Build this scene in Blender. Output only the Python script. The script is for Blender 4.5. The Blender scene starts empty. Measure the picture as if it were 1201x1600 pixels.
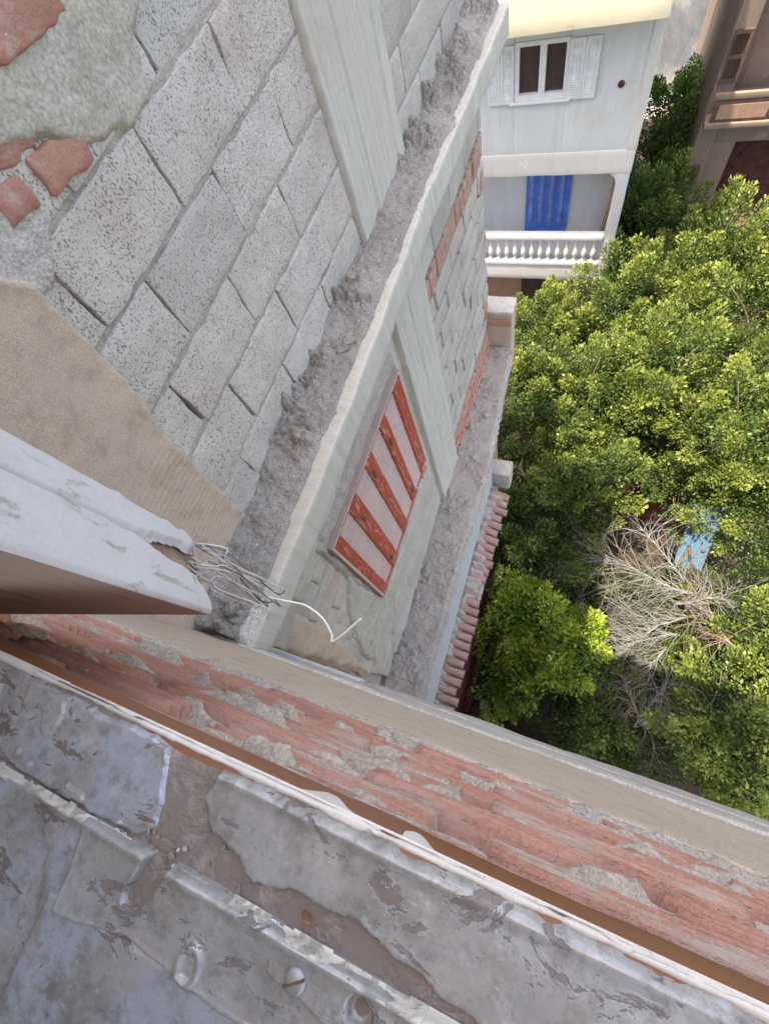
import bpy, math, random
import numpy as np
from mathutils import Matrix, Vector

random.seed(7)
SC = bpy.context.scene
COL = SC.collection

# ------------------------------------------------------------------ camera
R = ((0.92367132, 0.30492196, -0.23206441),
     (0.20328926, -0.90330842, -0.37776629),
     (-0.32481497, 0.30175569, -0.89634744))      # rows: image right, image down, forward
cam = bpy.data.cameras.new('camera')
cam.sensor_fit = 'HORIZONTAL'; cam.sensor_width = 36.0
cam.lens = 715.73 / 1201 * 36.0
cam.clip_start = 0.02; cam.clip_end = 2000
camo = bpy.data.objects.new('camera', cam); COL.objects.link(camo)
m = Matrix.Identity(4)
for i in range(3):
    m[i][0] = R[0][i]; m[i][1] = -R[1][i]; m[i][2] = -R[2][i]
camo.matrix_world = m
SC.camera = camo

# ------------------------------------------------------------------ light
SUN_EL = math.radians(75); SUN_H = Vector((-0.85, -0.53, 0)).normalized()
w = bpy.data.worlds.new('World'); SC.world = w; w.use_nodes = True
nt = w.node_tree; nt.nodes.clear()
sky = nt.nodes.new('ShaderNodeTexSky'); sky.sky_type = 'NISHITA'; sky.sun_disc = False
sky.sun_elevation = SUN_EL
sky.sun_rotation = math.atan2(SUN_H.x, SUN_H.y)
sky.air_density = 0.7; sky.dust_density = 2.2; sky.ozone_density = 0.2
bg = nt.nodes.new('ShaderNodeBackground'); bg.inputs[1].default_value = 0.15
wo = nt.nodes.new('ShaderNodeOutputWorld')
nt.links.new(sky.outputs[0], bg.inputs[0]); nt.links.new(bg.outputs[0], wo.inputs[0])
sl = bpy.data.lights.new('sun', 'SUN'); sl.energy = 2.3; sl.angle = math.radians(0.55); sl.color = (1.0, 0.94, 0.84)
so = bpy.data.objects.new('sun', sl); COL.objects.link(so)
sd_ = Vector((SUN_H.x * math.cos(SUN_EL), SUN_H.y * math.cos(SUN_EL), math.sin(SUN_EL)))
so.rotation_euler = sd_.to_track_quat('Z', 'Y').to_euler()
so.location = (-10, -5, 30)
vs = SC.view_settings
vs.view_transform = 'Standard'; vs.look = 'None'; vs.gamma = 1.0; vs.exposure = 2.5
vs.use_white_balance = True; vs.white_balance_temperature = 8300; vs.white_balance_tint = 10
vs.use_curve_mapping = False
cy = SC.cycles
cy.max_bounces = 6; cy.diffuse_bounces = 4; cy.glossy_bounces = 2; cy.transmission_bounces = 3
GROUND = -13.5

# ------------------------------------------------------------------ noise
def _h(ix, iy, iz, s):
    n = (ix.astype(np.int64) * 374761393 + iy.astype(np.int64) * 668265263 + iz.astype(np.int64) * 1274126177 + s * 974711) & 0xffffffff
    n = ((n ^ (n >> 13)) * 1274126177) & 0xffffffff
    n = ((n ^ (n >> 16)) * 2246822519) & 0xffffffff
    return ((n ^ (n >> 15)) & 0xffffff) / float(0xffffff)
def vn(p, s=0):
    p = np.asarray(p, float); i = np.floor(p); f = p - i; f = f * f * (3 - 2 * f)
    i = i.astype(np.int64); r = 0
    for a in (0, 1):
        for b in (0, 1):
            for c in (0, 1):
                wt = (f[..., 0] if a else 1 - f[..., 0]) * (f[..., 1] if b else 1 - f[..., 1]) * (f[..., 2] if c else 1 - f[..., 2])
                r = r + wt * _h(i[..., 0] + a, i[..., 1] + b, i[..., 2] + c, s)
    return r * 2 - 1
def fbm(p, s=0, o=3):
    p = np.asarray(p, float); r = 0; a = 1.0
    for k in range(o):
        r = r + a * vn(p * (2 ** k), s + 17 * k); a *= 0.5
    return r / 1.6
def fbm2(A, B, k, s=0, o=3):
    return fbm(np.stack([A * k, B * k, np.full_like(A, 0.37 + s)], -1), s, o)
def sstep(a, b, x):
    t = np.clip((x - a) / (b - a), 0, 1); return t * t * (3 - 2 * t)

# ------------------------------------------------------------------ objects
OFF = {}
def setp(o, label=None, cat=None, group=None, kind=None):
    if label: o['label'] = label
    if cat: o['category'] = cat
    if group: o['group'] = group
    if kind: o['kind'] = kind
    return o
def thing(name, label, cat, loc=(0, 0, 0), group=None):
    o = bpy.data.objects.new(name, None); COL.objects.link(o); o.location = loc
    o.empty_display_size = 0.2
    OFF[o] = np.array(loc, float)
    return setp(o, label, cat, group)
def mesh(name, V, F, mat=None, smooth=False):
    me = bpy.data.meshes.new(name)
    V = np.ascontiguousarray(V, np.float32)
    if isinstance(F, np.ndarray):
        k = F.shape[1]
        me.vertices.add(len(V)); me.vertices.foreach_set('co', V.ravel())
        me.loops.add(F.size); me.loops.foreach_set('vertex_index', F.ravel().astype(np.int32))
        me.polygons.add(len(F)); me.polygons.foreach_set('loop_start', np.arange(0, F.size, k, dtype=np.int32))
        me.update(calc_edges=True)
    else:
        me.from_pydata([tuple(v) for v in V], [], F)
    me.validate()
    if smooth:
        me.polygons.foreach_set('use_smooth', np.ones(len(me.polygons), bool))
    if mat: me.materials.append(mat)
    return me
def add(name, VF, mat, parent=None, smooth=False, label=None, cat=None, group=None, kind=None):
    V, F = VF
    V = np.asarray(V, float)
    off = OFF[parent] if parent is not None else np.zeros(3)
    o = bpy.data.objects.new(name, mesh(name, V - off, F, mat, smooth))
    COL.objects.link(o)
    if parent is not None: o.parent = parent
    OFF[o] = off
    return setp(o, label, cat, group, kind)
def join(*vfs):
    Vs, Fs, n = [], [], 0
    for V, F in vfs:
        V = np.asarray(V, float); Vs.append(V)
        Fs += [tuple(int(i) + n for i in f) for f in F]; n += len(V)
    return np.concatenate(Vs), Fs

# ------------------------------------------------------------------ shapes
def box(x0, x1, y0, y1, z0, z1):
    V = [(x, y, z) for x in (x0, x1) for y in (y0, y1) for z in (z0, z1)]
    F = [(0, 1, 3, 2), (4, 6, 7, 5), (0, 4, 5, 1), (2, 3, 7, 6), (0, 2, 6, 4), (1, 5, 7, 3)]
    return np.array(V, float), F
def rbox(x0, x1, y0, y1, z0, z1, r=0.01, seg=0.05, amp=0.0, sc=8.0, seed=0, oct=2):
    lo = np.array([x0, y0, z0], float); hi = np.array([x1, y1, z1], float)
    r = min(r, 0.3 * (hi - lo).min()); ax = []
    for k in range(3):
        n = max(2, int((hi[k] - lo[k] - 2 * r) / seg) + 2)
        ax.append(np.concatenate([[lo[k], lo[k] + .3 * r], np.linspace(lo[k] + r, hi[k] - r, n), [hi[k] - .3 * r, hi[k]]]))
    Vs, Fs, n = [], [], 0
    for k in range(3):
        a, b = (k + 1) % 3, (k + 2) % 3
        for side in (0, 1):
            A, B = np.meshgrid(ax[a], ax[b], indexing='ij')
            P = np.zeros(A.shape + (3,)); P[..., a] = A; P[..., b] = B; P[..., k] = hi[k] if side else lo[k]
            idx = np.arange(A.size).reshape(A.shape) + n
            q = np.stack([idx[:-1, :-1], idx[1:, :-1], idx[1:, 1:], idx[:-1, 1:]], -1).reshape(-1, 4)
            if not side: q = q[:, ::-1]
            Vs.append(P.reshape(-1, 3)); Fs.append(q); n += A.size
    V = np.concatenate(Vs); F = np.concatenate(Fs)
    key = np.round(V, 6); U, inv = np.unique(key, axis=0, return_inverse=True)
    F = inv.ravel()[F]; V = U
    inner = np.clip(V, lo + r, hi - r); d = V - inner; L = np.linalg.norm(d, axis=1, keepdims=True)
    V = np.where(L > 1e-9, inner + r * d / np.maximum(L, 1e-9), V)
    if amp:
        V = V + amp * np.stack([fbm(V * sc + 7.1 * j, seed + 31 * j, oct) for j in range(3)], -1)
    return V, F
def poly_sd(poly):
    P = np.array(poly, float); Q = np.roll(P, -1, 0)
    def f(A, B):
        d = np.full(A.shape, 1e9); ins = np.zeros(A.shape, bool)
        for p, q in zip(P, Q):
            e = q - p; t = np.clip(((A - p[0]) * e[0] + (B - p[1]) * e[1]) / (e @ e + 1e-12), 0, 1)
            d = np.minimum(d, np.hypot(A - p[0] - t * e[0], B - p[1] - t * e[1]))
            c = ((p[1] > B) != (q[1] > B))
            xx = p[0] + (B - p[1]) * e[0] / (e[1] if abs(e[1]) > 1e-12 else 1e-12)
            ins ^= c & (A < xx)
        return np.where(ins, d, -d)
    return f
def hfield(sdf, ext, seg, thick, ramp, mapf, relief=None, drop=0.004, flip=False):
    a = np.arange(ext[0], ext[1] + seg * .5, seg); b = np.arange(ext[2], ext[3] + seg * .5, seg)
    A, B = np.meshgrid(a, b, indexing='ij'); sd = sdf(A, B)
    t = sstep(0, ramp, sd); h = thick * t
    if relief is not None: h = h + relief(A, B, sd) * sstep(0, ramp, sd)
    h = np.where(sd < 0, -drop * np.clip(-sd / ramp, 0, 1), h)
    X, Y, Z = mapf(A, B, h)
    V = np.stack([X + 0 * A, Y + 0 * A, Z + 0 * A], -1).reshape(-1, 3)
    idx = np.arange(A.size).reshape(A.shape)
    F = np.stack([idx[:-1, :-1], idx[1:, :-1], idx[1:, 1:], idx[:-1, 1:]], -1).reshape(-1, 4)
    s = sd.ravel()[F].max(1); F = F[s > -2.0 * max(seg, ramp * .5)]
    if flip: F = F[:, ::-1]
    u, inv = np.unique(F.ravel(), return_inverse=True)
    return V[u], inv.reshape(-1, 4)
def tube(P, rad, n=6, cap=True):
    P = np.asarray(P, float); k = len(P); rad = np.broadcast_to(np.asarray(rad, float), (k,))
    T = np.gradient(P, axis=0); T /= np.linalg.norm(T, axis=1, keepdims=True) + 1e-12
    ref = np.array([0.31, 0.27, 0.91]) if abs(T[0] @ np.array([0.31, 0.27, 0.91])) < .9 else np.array([1., 0, 0])
    N = np.cross(T, ref); N /= np.linalg.norm(N, axis=1, keepdims=True) + 1e-12; Bn = np.cross(T, N)
    ph = np.linspace(0, 2 * np.pi, n, endpoint=False)
    V = (P[:, None] + rad[:, None, None] * (np.cos(ph)[None, :, None] * N[:, None] + np.sin(ph)[None, :, None] * Bn[:, None])).reshape(-1, 3)
    F = []
    for i in range(k - 1):
        for j in range(n):
            F.append((i * n + j, i * n + (j + 1) % n, (i + 1) * n + (j + 1) % n, (i + 1) * n + j))
    if cap: F += [tuple(range(n))[::-1], tuple((k - 1) * n + j for j in range(n))]
    return V, F
def spline(P, n=24):
    P = np.asarray(P, float); t = np.linspace(0, len(P) - 1, n); out = []
    for x in t:
        i = min(int(x), len(P) - 2); u = x - i
        p0 = P[max(i - 1, 0)]; p1 = P[i]; p2 = P[i + 1]; p3 = P[min(i + 2, len(P) - 1)]
        out.append(.5 * ((2 * p1) + (-p0 + p2) * u + (2 * p0 - 5 * p1 + 4 * p2 - p3) * u * u + (-p0 + 3 * p1 - 3 * p2 + p3) * u ** 3))
    return np.array(out)
def lathe(prof, n=12, c=(0, 0, 0)):
    V, F = [], []
    for r, z in prof:
        for j in range(n):
            a = 2 * math.pi * j / n; V.append((c[0] + r * math.cos(a), c[1] + r * math.sin(a), c[2] + z))
    k = len(prof)
    for i in range(k - 1):
        for j in range(n): F.append((i * n + j, i * n + (j + 1) % n, (i + 1) * n + (j + 1) % n, (i + 1) * n + j))
    F += [tuple(range(n))[::-1], tuple((k - 1) * n + j for j in range(n))]
    return np.array(V), F
def lump(c, r, seed, n=7, flat=.7):
    V, F = [], []
    for i in range(n + 1):
        th = math.pi * i / n
        for j in range(n + 2):
            ph = 2 * math.pi * j / (n + 2); V.append((math.sin(th) * math.cos(ph), math.sin(th) * math.sin(ph), math.cos(th)))
    V = np.array(V); d = 1 + .6 * fbm(V * 1.9 + seed * 3.3, seed, 3)
    V = V * d[:, None] * np.array([r, r * (0.75 + .4 * ((seed * 37) % 10) / 10), r * flat]) + np.array(c)
    q = n + 2
    for i in range(n):
        for j in range(q): F.append((i * q + j, (i + 1) * q + j, (i + 1) * q + (j + 1) % q, i * q + (j + 1) % q))
    return V, F

# ------------------------------------------------------------------ materials
class NB:
    def __init__(s, name):
        s.m = bpy.data.materials.new(name); s.m.use_nodes = True
        s.t = s.m.node_tree; s.t.nodes.clear()
        s.out = s.t.nodes.new('ShaderNodeOutputMaterial'); s.b = s.t.nodes.new('ShaderNodeBsdfPrincipled')
        s.t.links.new(s.b.outputs[0], s.out.inputs[0])
        g = s.t.nodes.new('ShaderNodeNewGeometry'); s.pos = g.outputs['Position']
    def L(s, a, b): s.t.links.new(a, b)
    def put(s, sock, v):
        if isinstance(v, bpy.types.NodeSocket): s.L(v, sock)
        else: sock.default_value = (v + (1,) if isinstance(v, tuple) and len(v) == 3 and sock.type == 'RGBA' else v)
    def map(s, scale=(1, 1, 1), rot=(0, 0, 0), loc=(0, 0, 0)):
        n = s.t.nodes.new('ShaderNodeMapping'); s.L(s.pos, n.inputs[0])
        n.inputs['Scale'].default_value = scale; n.inputs['Rotation'].default_value = rot; n.inputs['Location'].default_value = loc
        return n.outputs[0]
    def noise(s, scale, detail=3, rough=.55, dist=0, vec=None):
        n = s.t.nodes.new('ShaderNodeTexNoise'); s.L(vec or s.pos, n.inputs['Vector'])
        n.inputs['Scale'].default_value = scale; n.inputs['Detail'].default_value = detail
        n.inputs['Roughness'].default_value = rough; n.inputs['Distortion'].default_value = dist
        return n.outputs['Fac']
    def voro(s, scale, feat='F1', vec=None, rnd=1.0):
        n = s.t.nodes.new('ShaderNodeTexVoronoi'); n.feature = feat; s.L(vec or s.pos, n.inputs['Vector'])
        n.inputs['Scale'].default_value = scale; n.inputs['Randomness'].default_value = rnd
        return n.outputs['Distance']
    def ramp(s, fac, stops, interp='LINEAR'):
        n = s.t.nodes.new('ShaderNodeValToRGB'); n.color_ramp.interpolation = interp; s.L(fac, n.inputs[0])
        e = n.color_ramp.elements
        while len(e) < len(stops): e.new(0.5)
        for el, (p, c) in zip(e, stops):
            el.position = p; el.color = (c, c, c, 1) if isinstance(c, (int, float)) else tuple(c) + (1,)
        return n.outputs[0]
    def mix(s, fac, a, b, mode='MIX'):
        n = s.t.nodes.new('ShaderNodeMix'); n.data_type = 'RGBA'; n.blend_type = mode
        s.put(n.inputs[0], fac); s.put(n.inputs[6], a); s.put(n.inputs[7], b); return n.outputs[2]
    def math(s, op, a, b=0.0):
        n = s.t.nodes.new('ShaderNodeMath'); n.operation = op; s.put(n.inputs[0], a); s.put(n.inputs[1], b); return n.outputs[0]
    def bump(s, h, strength=.5, dist=.01, prev=None):
        n = s.t.nodes.new('ShaderNodeBump'); n.inputs['Strength'].default_value = strength; n.inputs['Distance'].default_value = dist
        s.L(h, n.inputs['Height'])
        if prev is not None: s.L(prev, n.inputs['Normal'])
        return n.outputs[0]
    def fin(s, col, rough=.85, norm=None, metal=0.0, spec=.3):
        s.put(s.b.inputs['Base Color'], col); s.put(s.b.inputs['Roughness'], rough)
        s.put(s.b.inputs['Metallic'], metal); s.put(s.b.inputs['Specular IOR Level'], spec)
        if norm is not None: s.L(norm, s.b.inputs['Normal'])
        return s.m

def m_block(name, base, warm, pore_shade=.9, ps=1.0):
    b = NB(name); oi = b.t.nodes.new('ShaderNodeObjectInfo').outputs['Random']
    big = b.noise(3.1, 3, .6); col = b.ramp(big, [(.36, base), (.55, tuple(x * .88 for x in base)), (.66, warm)])
    dirt = b.noise(2.1, 5, .7); col = b.mix(b.ramp(dirt, [(.50, 0), (.70, .6)]), col, tuple(x * .86 for x in warm))
    fine = b.noise(260 * ps, 3, .7); col = b.mix(.3, col, b.ramp(fine, [(.3, tuple(x * .68 for x in base)), (.7, tuple(min(1, x * 1.22) for x in base))]))
    col = b.mix(b.ramp(oi, [(.0, .0), (.3, .1), (1, .85)]), col, b.mix(b.ramp(b.math('FRACT', b.math('MULTIPLY', oi, 7.3)), [(.3, 0), (.7, 1)]), tuple(x * .78 for x in base), tuple((x * .55 + y * .45) for x, y in zip(base, warm))))
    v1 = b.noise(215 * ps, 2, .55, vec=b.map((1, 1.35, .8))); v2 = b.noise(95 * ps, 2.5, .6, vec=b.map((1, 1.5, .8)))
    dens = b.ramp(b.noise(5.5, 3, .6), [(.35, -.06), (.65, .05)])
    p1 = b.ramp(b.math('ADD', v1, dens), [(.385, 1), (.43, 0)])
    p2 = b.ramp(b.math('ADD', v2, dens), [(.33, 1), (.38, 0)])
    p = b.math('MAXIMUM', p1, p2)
    col = b.mix(b.math('MULTIPLY', p, pore_shade), col, tuple(x * .33 for x in base))  # shadow inside the pores painted dark into the colour
    h = b.math('SUBTRACT', b.math('MULTIPLY', fine, .25), p)
    n = b.bump(h, .8, .004); n = b.bump(b.noise(24, 5, .65), .6, .012, n)
    return b.fin(col, .95, n, spec=.15)
def m_cement(name, c1, c2, sc=14, bs=.5, bd=.01, c3=None, fine=180, speck=None):
    b = NB(name)
    col = b.ramp(b.noise(sc * .25, 5, .65), [(.35, c1), (.65, c2)])
    if c3: col = b.mix(b.ramp(b.noise(sc * .11, 4, .7, vec=b.map(loc=(3.7, 1.1, 9.2))), [(.52, 0), (.68, .9)]), col, c3)
    f = b.noise(fine, 3, .7)
    col = b.mix(.5, col, b.ramp(f, [(.32, tuple(x * .5 for x in c1)), (.68, tuple(min(1, x * 1.45) for x in c2))]))
    mid = b.noise(sc * 1.8, 5, .7, vec=b.map(loc=(6, 2, 5))); col = b.mix(b.ramp(mid, [(.5, 0), (.68, .5)]), col, tuple(x * .68 for x in c1))
    if speck: col = b.mix(b.ramp(b.noise(fine * .45, 1, .5, vec=b.map(loc=(9, 4, 2))), [(.74, 0), (.78, .7)]), col, speck)
    n = b.bump(f, min(1, bs * .9), .003); n = b.bump(b.noise(sc, 6, .7), min(1, bs * 1.3), bd, n)
    return b.fin(col, 1.0, n, spec=.04)

M = {}
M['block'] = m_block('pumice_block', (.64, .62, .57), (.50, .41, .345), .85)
M['block_pale'] = m_block('pale_block', (.57, .55, .49), (.47, .41, .34), pore_shade=.5)
M['mortar'] = m_cement('mortar', (.385, .35, .305), (.49, .45, .40), 20, .7, .012, (.44, .37, .31))
M['mortar_green'] = m_cement('mortar_patch', (.40, .39, .335), (.52, .50, .435), 7, .5, .01, (.50, .43, .38), 120)
M['smear'] = m_cement('tan_mortar', (.40, .33, .27), (.51, .435, .37), 30, .7, .006, (.50, .36, .29), 260)
M['debris'] = m_cement('cement_debris', (.21, .20, .185), (.40, .38, .35), 13, 1.0, .014, (.30, .265, .235), 150, (.66, .64, .60))
M['debris_warm'] = m_cement('ledge_debris', (.30, .275, .25), (.43, .40, .365), 16, .9, .015, (.45, .36, .32), 130, (.66, .62, .58))
M['tan'] = m_cement('sand_plaster', (.50, .405, .325), (.57, .47, .385), 9, .25, .005, (.47, .41, .36), 330)
M['rubble_white'] = m_cement('lime_splash', (.50, .48, .45), (.68, .66, .62), 30, .9, .015, (.42, .40, .37), 140)

def m_formed():
    b = NB('board_formed_concrete')
    vec = b.map((9, 26, 1.4)); s = b.noise(1.6, 5, .6, vec=vec)
    col = b.ramp(s, [(.3, (.43, .415, .365)), (.5, (.525, .51, .455)), (.7, (.60, .58, .52))])
    col = b.mix(b.ramp(b.noise(2.3, 4, .65), [(.5, 0), (.72, .75)]), col, (.50, .455, .38))
    f = b.noise(190, 3, .7); col = b.mix(.25, col, b.ramp(f, [(.3, (.36, .36, .32)), (.7, (.66, .66, .60))]))
    n = b.bump(f, .3, .002); n = b.bump(s, .6, .006, n)
    return b.fin(col, .9, n, spec=.2)
M['formed'] = m_formed()
def m_wallmix():
    b = NB('patched_render')
    col = b.ramp(b.noise(2.2, 5, .65), [(.33, (.38, .345, .29)), (.5, (.50, .46, .39)), (.68, (.58, .54, .475))])
    col = b.mix(b.ramp(b.noise(3.3, 4, .6, vec=b.map(loc=(2, 8, 4))), [(.55, 0), (.66, .8)]), col, (.42, .435, .40))
    col = b.mix(b.ramp(b.noise(2.6, 4, .7, vec=b.map(loc=(7, 3, 1))), [(.60, 0), (.70, .55)]), col, (.62, .40, .36))
    f = b.noise(120, 3, .7); col = b.mix(.25, col, b.ramp(f, [(.3, (.3, .28, .25)), (.7, (.66, .64, .58))]))
    n = b.bump(f, .4, .003); n = b.bump(b.noise(11, 5, .65), .7, .02, n)
    return b.fin(col, .92, n, spec=.2)
M['render'] = m_wallmix()
def m_brick(name, c1, c2, c3=(.46, .40, .35), amt=.6):
    b = NB(name)
    col = b.ramp(b.noise(9, 5, .65), [(.3, c1), (.7, c2)])
    f = b.noise(220, 3, .7); col = b.mix(.3, col, b.ramp(f, [(.3, tuple(x * .6 for x in c1)), (.7, tuple(min(1, x * 1.3) for x in c2))]))
    col = b.mix(b.ramp(b.noise(16, 5, .7, vec=b.map((.35, 1, 1), loc=(1, 5, 3))), [(.54, 0), (.68, amt)]), col, c3)
    n = b.bump(f, .6, .003); n = b.bump(b.noise(55, 6, .7, vec=b.map((.3, 1, 1))), .8, .008, n)
    return b.fin(col, 1.0, n, spec=.08)
M['brick'] = m_brick('grooved_brick', (.45, .205, .145), (.56, .305, .235), (.50, .40, .335), .9)
M['brick_pale'] = m_brick('old_brick', (.42, .20, .15), (.54, .30, .24), (.52, .48, .42), .7)
M['brick_dusty'] = m_brick('dusty_brick', (.40, .22, .17), (.52, .34, .28), (.54, .51, .46), .9)
M['tile'] = m_brick('clay_tile', (.27, .165, .14), (.40, .26, .225), (.40, .36, .32), .95)
def m_paint(name, base, worn, amt=(.60, .68), sc=30, rough=.5, sat=None, vec=None, metal=0, bd=.002):
    b = NB(name)
    col = b.ramp(b.noise(sc * .2, 4, .6), [(.35, base), (.65, tuple(x * .86 for x in base))])
    mk = b.ramp(b.noise(sc, 6, .7, .4, vec=b.map(*vec) if vec else None), [(amt[0], 0), (amt[1], 1)])
    col = b.mix(mk, col, worn)
    f = b.noise(sc * 8, 3, .7); col = b.mix(.15, col, b.ramp(f, [(.3, tuple(x * .5 for x in base)), (.7, tuple(min(1, x * 1.3) for x in base))]))
    h = b.math('SUBTRACT', b.math('MULTIPLY', f, .2), mk); n = b.bump(h, .5, bd)
    return b.fin(col, b.math('ADD', b.math('MULTIPLY', mk, .25), rough), n, metal, .4)
M['red_paint'] = m_paint('weathered_red_paint', (.44, .075, .045), (.56, .30, .235), (.53, .62), 34, vec=((1, 1, .3),))
M['louver'] = m_paint('faded_pink_slats', (.60, .44, .385), (.50, .20, .15), (.58, .68), 30, .8)
M['brown_wood'] = m_paint('brown_varnish', (.28, .115, .062), (.36, .20, .13), (.55, .72), 18, .45, vec=((.12, 1, 1),))
M['leaf_brown'] = m_paint('brown_timber', (.55, .40, .32), (.30, .17, .12), (.52, .70), 42, .9, vec=((1, 1, .15),))
M['leaf_white'] = m_paint('lilac_white_paint', (.62, .61, .61), (.40, .35, .30), (.57, .63), 38, .55, vec=((1, 1, .4),))
M['raw_wood'] = m_paint('rotten_wood', (.33, .21, .14), (.48, .35, .25), (.46, .60), 80, .9, vec=((1, 1, .2),), bd=.006)
M['white_flake'] = m_paint('white_primer', (.74, .70, .64), (.52, .38, .30), (.60, .68), 80, .6)
M['primer'] = m_paint('red_oxide_gap', (.25, .20, .175), (.36, .31, .28), (.48, .62), 60, .8, bd=.004)
def m_metal(name, base, blue, rust=.5, amt=(.42, .62)):
    b = NB(name)
    col = b.ramp(b.noise(20, 6, .7), [(.32, tuple(x * .62 for x in base)), (.5, base), (.68, tuple(min(1, x * 1.3) for x in base))])
    col = b.mix(b.ramp(b.noise(17, 7, .72, .5, vec=b.map(loc=(4, 2, 7))), [(amt[0], 0), (amt[1], 1)]), col, blue)
    mot = b.noise(75, 5, .75); col = b.mix(b.ramp(mot, [(.48, 0), (.66, .75)]), col, tuple(x * .52 for x in base))
    lite = b.noise(60, 5, .75, vec=b.map(loc=(8, 1, 1))); col = b.mix(b.ramp(lite, [(.55, 0), (.68, .55)]), col, (.58, .575, .56))
    pk = b.ramp(b.noise(26, 8, .75, .6, vec=b.map((1, 2.0, 1), loc=(1, 9, 3))), [(.585, 0), (.60, 1)])
    col = b.mix(b.math('MULTIPLY', pk, rust), col, (.20, .15, .125))
    edge = b.ramp(b.noise(26, 8, .75, .6, vec=b.map((1, 2.0, 1), loc=(1, 9, 3))), [(.565, 0), (.583, 1), (.60, 0)]); col = b.mix(b.math('MULTIPLY', edge, .6), col, (.62, .62, .62))
    scr = b.noise(34, 5, .75, vec=b.map((1, 11, 1), (0, 0, .4))); col = b.mix(b.ramp(scr, [(.64, 0), (.68, .5)]), col, (.66, .66, .65))
    n = b.bump(b.noise(480, 3, .6), .15, .0005); n = b.bump(b.math('SUBTRACT', b.math('MULTIPLY', mot, .2), pk), .8, .0014, n); n = b.bump(b.noise(14, 3, .5), .5, .005, n)
    return b.fin(col, b.ramp(b.math('ADD', mot, b.math('MULTIPLY', pk, .3)), [(.35, .24), (.62, .55), (.9, .8)]), n, .3, .5)
M['zinc'] = m_metal('worn_grey_sheet', (.37, .35, .325), (.42, .42, .42), .7)
M['zinc_blue'] = m_metal('blue_grey_paint', (.36, .345, .33), (.40, .42, .475), .9, (.46, .54))
M['edge_cream'] = m_paint('worn_cream_highlight', (.64, .59, .51), (.33, .29, .25), (.50, .60), 90, .4, metal=.2)  # cream strip tone, also the painted highlight on the left edges
M['screw'] = m_paint('zinc_screw', (.42, .41, .40), (.34, .30, .27), (.6, .7), 200, .35, metal=.5)
def flat(name, c, rough=.7, metal=0, spec=.35, var=.12, sc=6, bs=.2):
    b = NB(name); col = b.ramp(b.noise(sc, 4, .6), [(.35, tuple(x * (1 - var) for x in c)), (.65, tuple(min(1, x * (1 + var)) for x in c))])
    n = b.bump(b.noise(sc * 12, 3, .6), bs, .004); return b.fin(col, rough, n, metal, spec)
M['wire'] = flat('bare_wire', (.62, .60, .58), .4, .4)
M['cable'] = flat('white_cable', (.78, .76, .72), .5)
def m_facade(name, base, stain, bare):
    b = NB(name)
    col = b.ramp(b.noise(.9, 5, .6), [(.35, base), (.7, tuple(x * .93 for x in base))])
    st = b.noise(1.6, 5, .7, vec=b.map((2.2, 1, .35))); col = b.mix(b.ramp(st, [(.52, 0), (.70, .8)]), col, stain)
    pk = b.noise(1.5, 6, .7, vec=b.map(loc=(5, 1, 2))); col = b.mix(b.ramp(pk, [(.63, 0), (.65, .8)]), col, bare)
    n = b.bump(b.noise(35, 4, .65), .3, .008); return b.fin(col, .85, n, spec=.25)
M['facade'] = m_facade('white_facade', (.57, .59, .595), (.49, .48, .44), (.53, .515, .48))
M['facade_band'] = m_facade('bare_band', (.60, .585, .56), (.46, .44, .41), (.68, .68, .67))
M['loggia'] = m_facade('loggia_wall', (.50, .505, .52), (.58, .58, .57), (.60, .58, .55))
M['white_trim'] = flat('white_trim', (.62, .63, .64), .6, var=.06)
M['sun_glow_top'] = m_facade('painted_sun_glow', (.86, .78, .56), (.80, .68, .44), (.74, .60, .38))  # cream stands in for golden sunlight on the white house top
M['blue_door'] = flat('blue_door_paint', (.045, .13, .45), .45, var=.2)
M['blue_slat'] = flat('blue_door_slat', (.12, .18, .42), .5, var=.2)
M['dark_glass'] = flat('dark_window', (.055, .035, .035), .25, spec=.5)
M['shutter'] = flat('shutter_white', (.66, .67, .66), .6)
M['brown_wall'] = m_facade('brown_facade', (.25, .185, .15), (.17, .115, .09), (.33, .265, .22))
M['maroon'] = flat('maroon_wood', (.075, .03, .028), .5, var=.3)
M['dark_trim'] = flat('dark_brown_trim', (.12, .075, .06), .5, var=.3)
M['lower_brown'] = flat('brown_plaster', (.33, .21, .15), .85)
M['maroon_wall'] = flat('maroon_shed', (.16, .04, .035), .7, var=.3)
M['blue_sheet'] = m_paint('blue_sheet_metal', (.075, .155, .26), (.15, .21, .26), (.58, .68), 5, .5)
M['strip_wood'] = flat('strip_wood', (.085, .06, .045), .85, var=.3)
M['parapet_blue'] = m_cement('grey_blue_plaster', (.40, .43, .44), (.48, .51, .52), 5, .2, .006, (.44, .45, .44), 160)
M['ledge_grey'] = m_cement('grey_ledge', (.40, .37, .345), (.52, .485, .455), 8, .5, .01, (.58, .56, .53), 150)
M['lilac_plaster'] = m_cement('lime_edge', (.48, .44, .40), (.58, .55, .52), 10, .4, .008, (.44, .40, .36), 150)
M['interior'] = flat('room_paint', (.55, .52, .48), .9)
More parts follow.
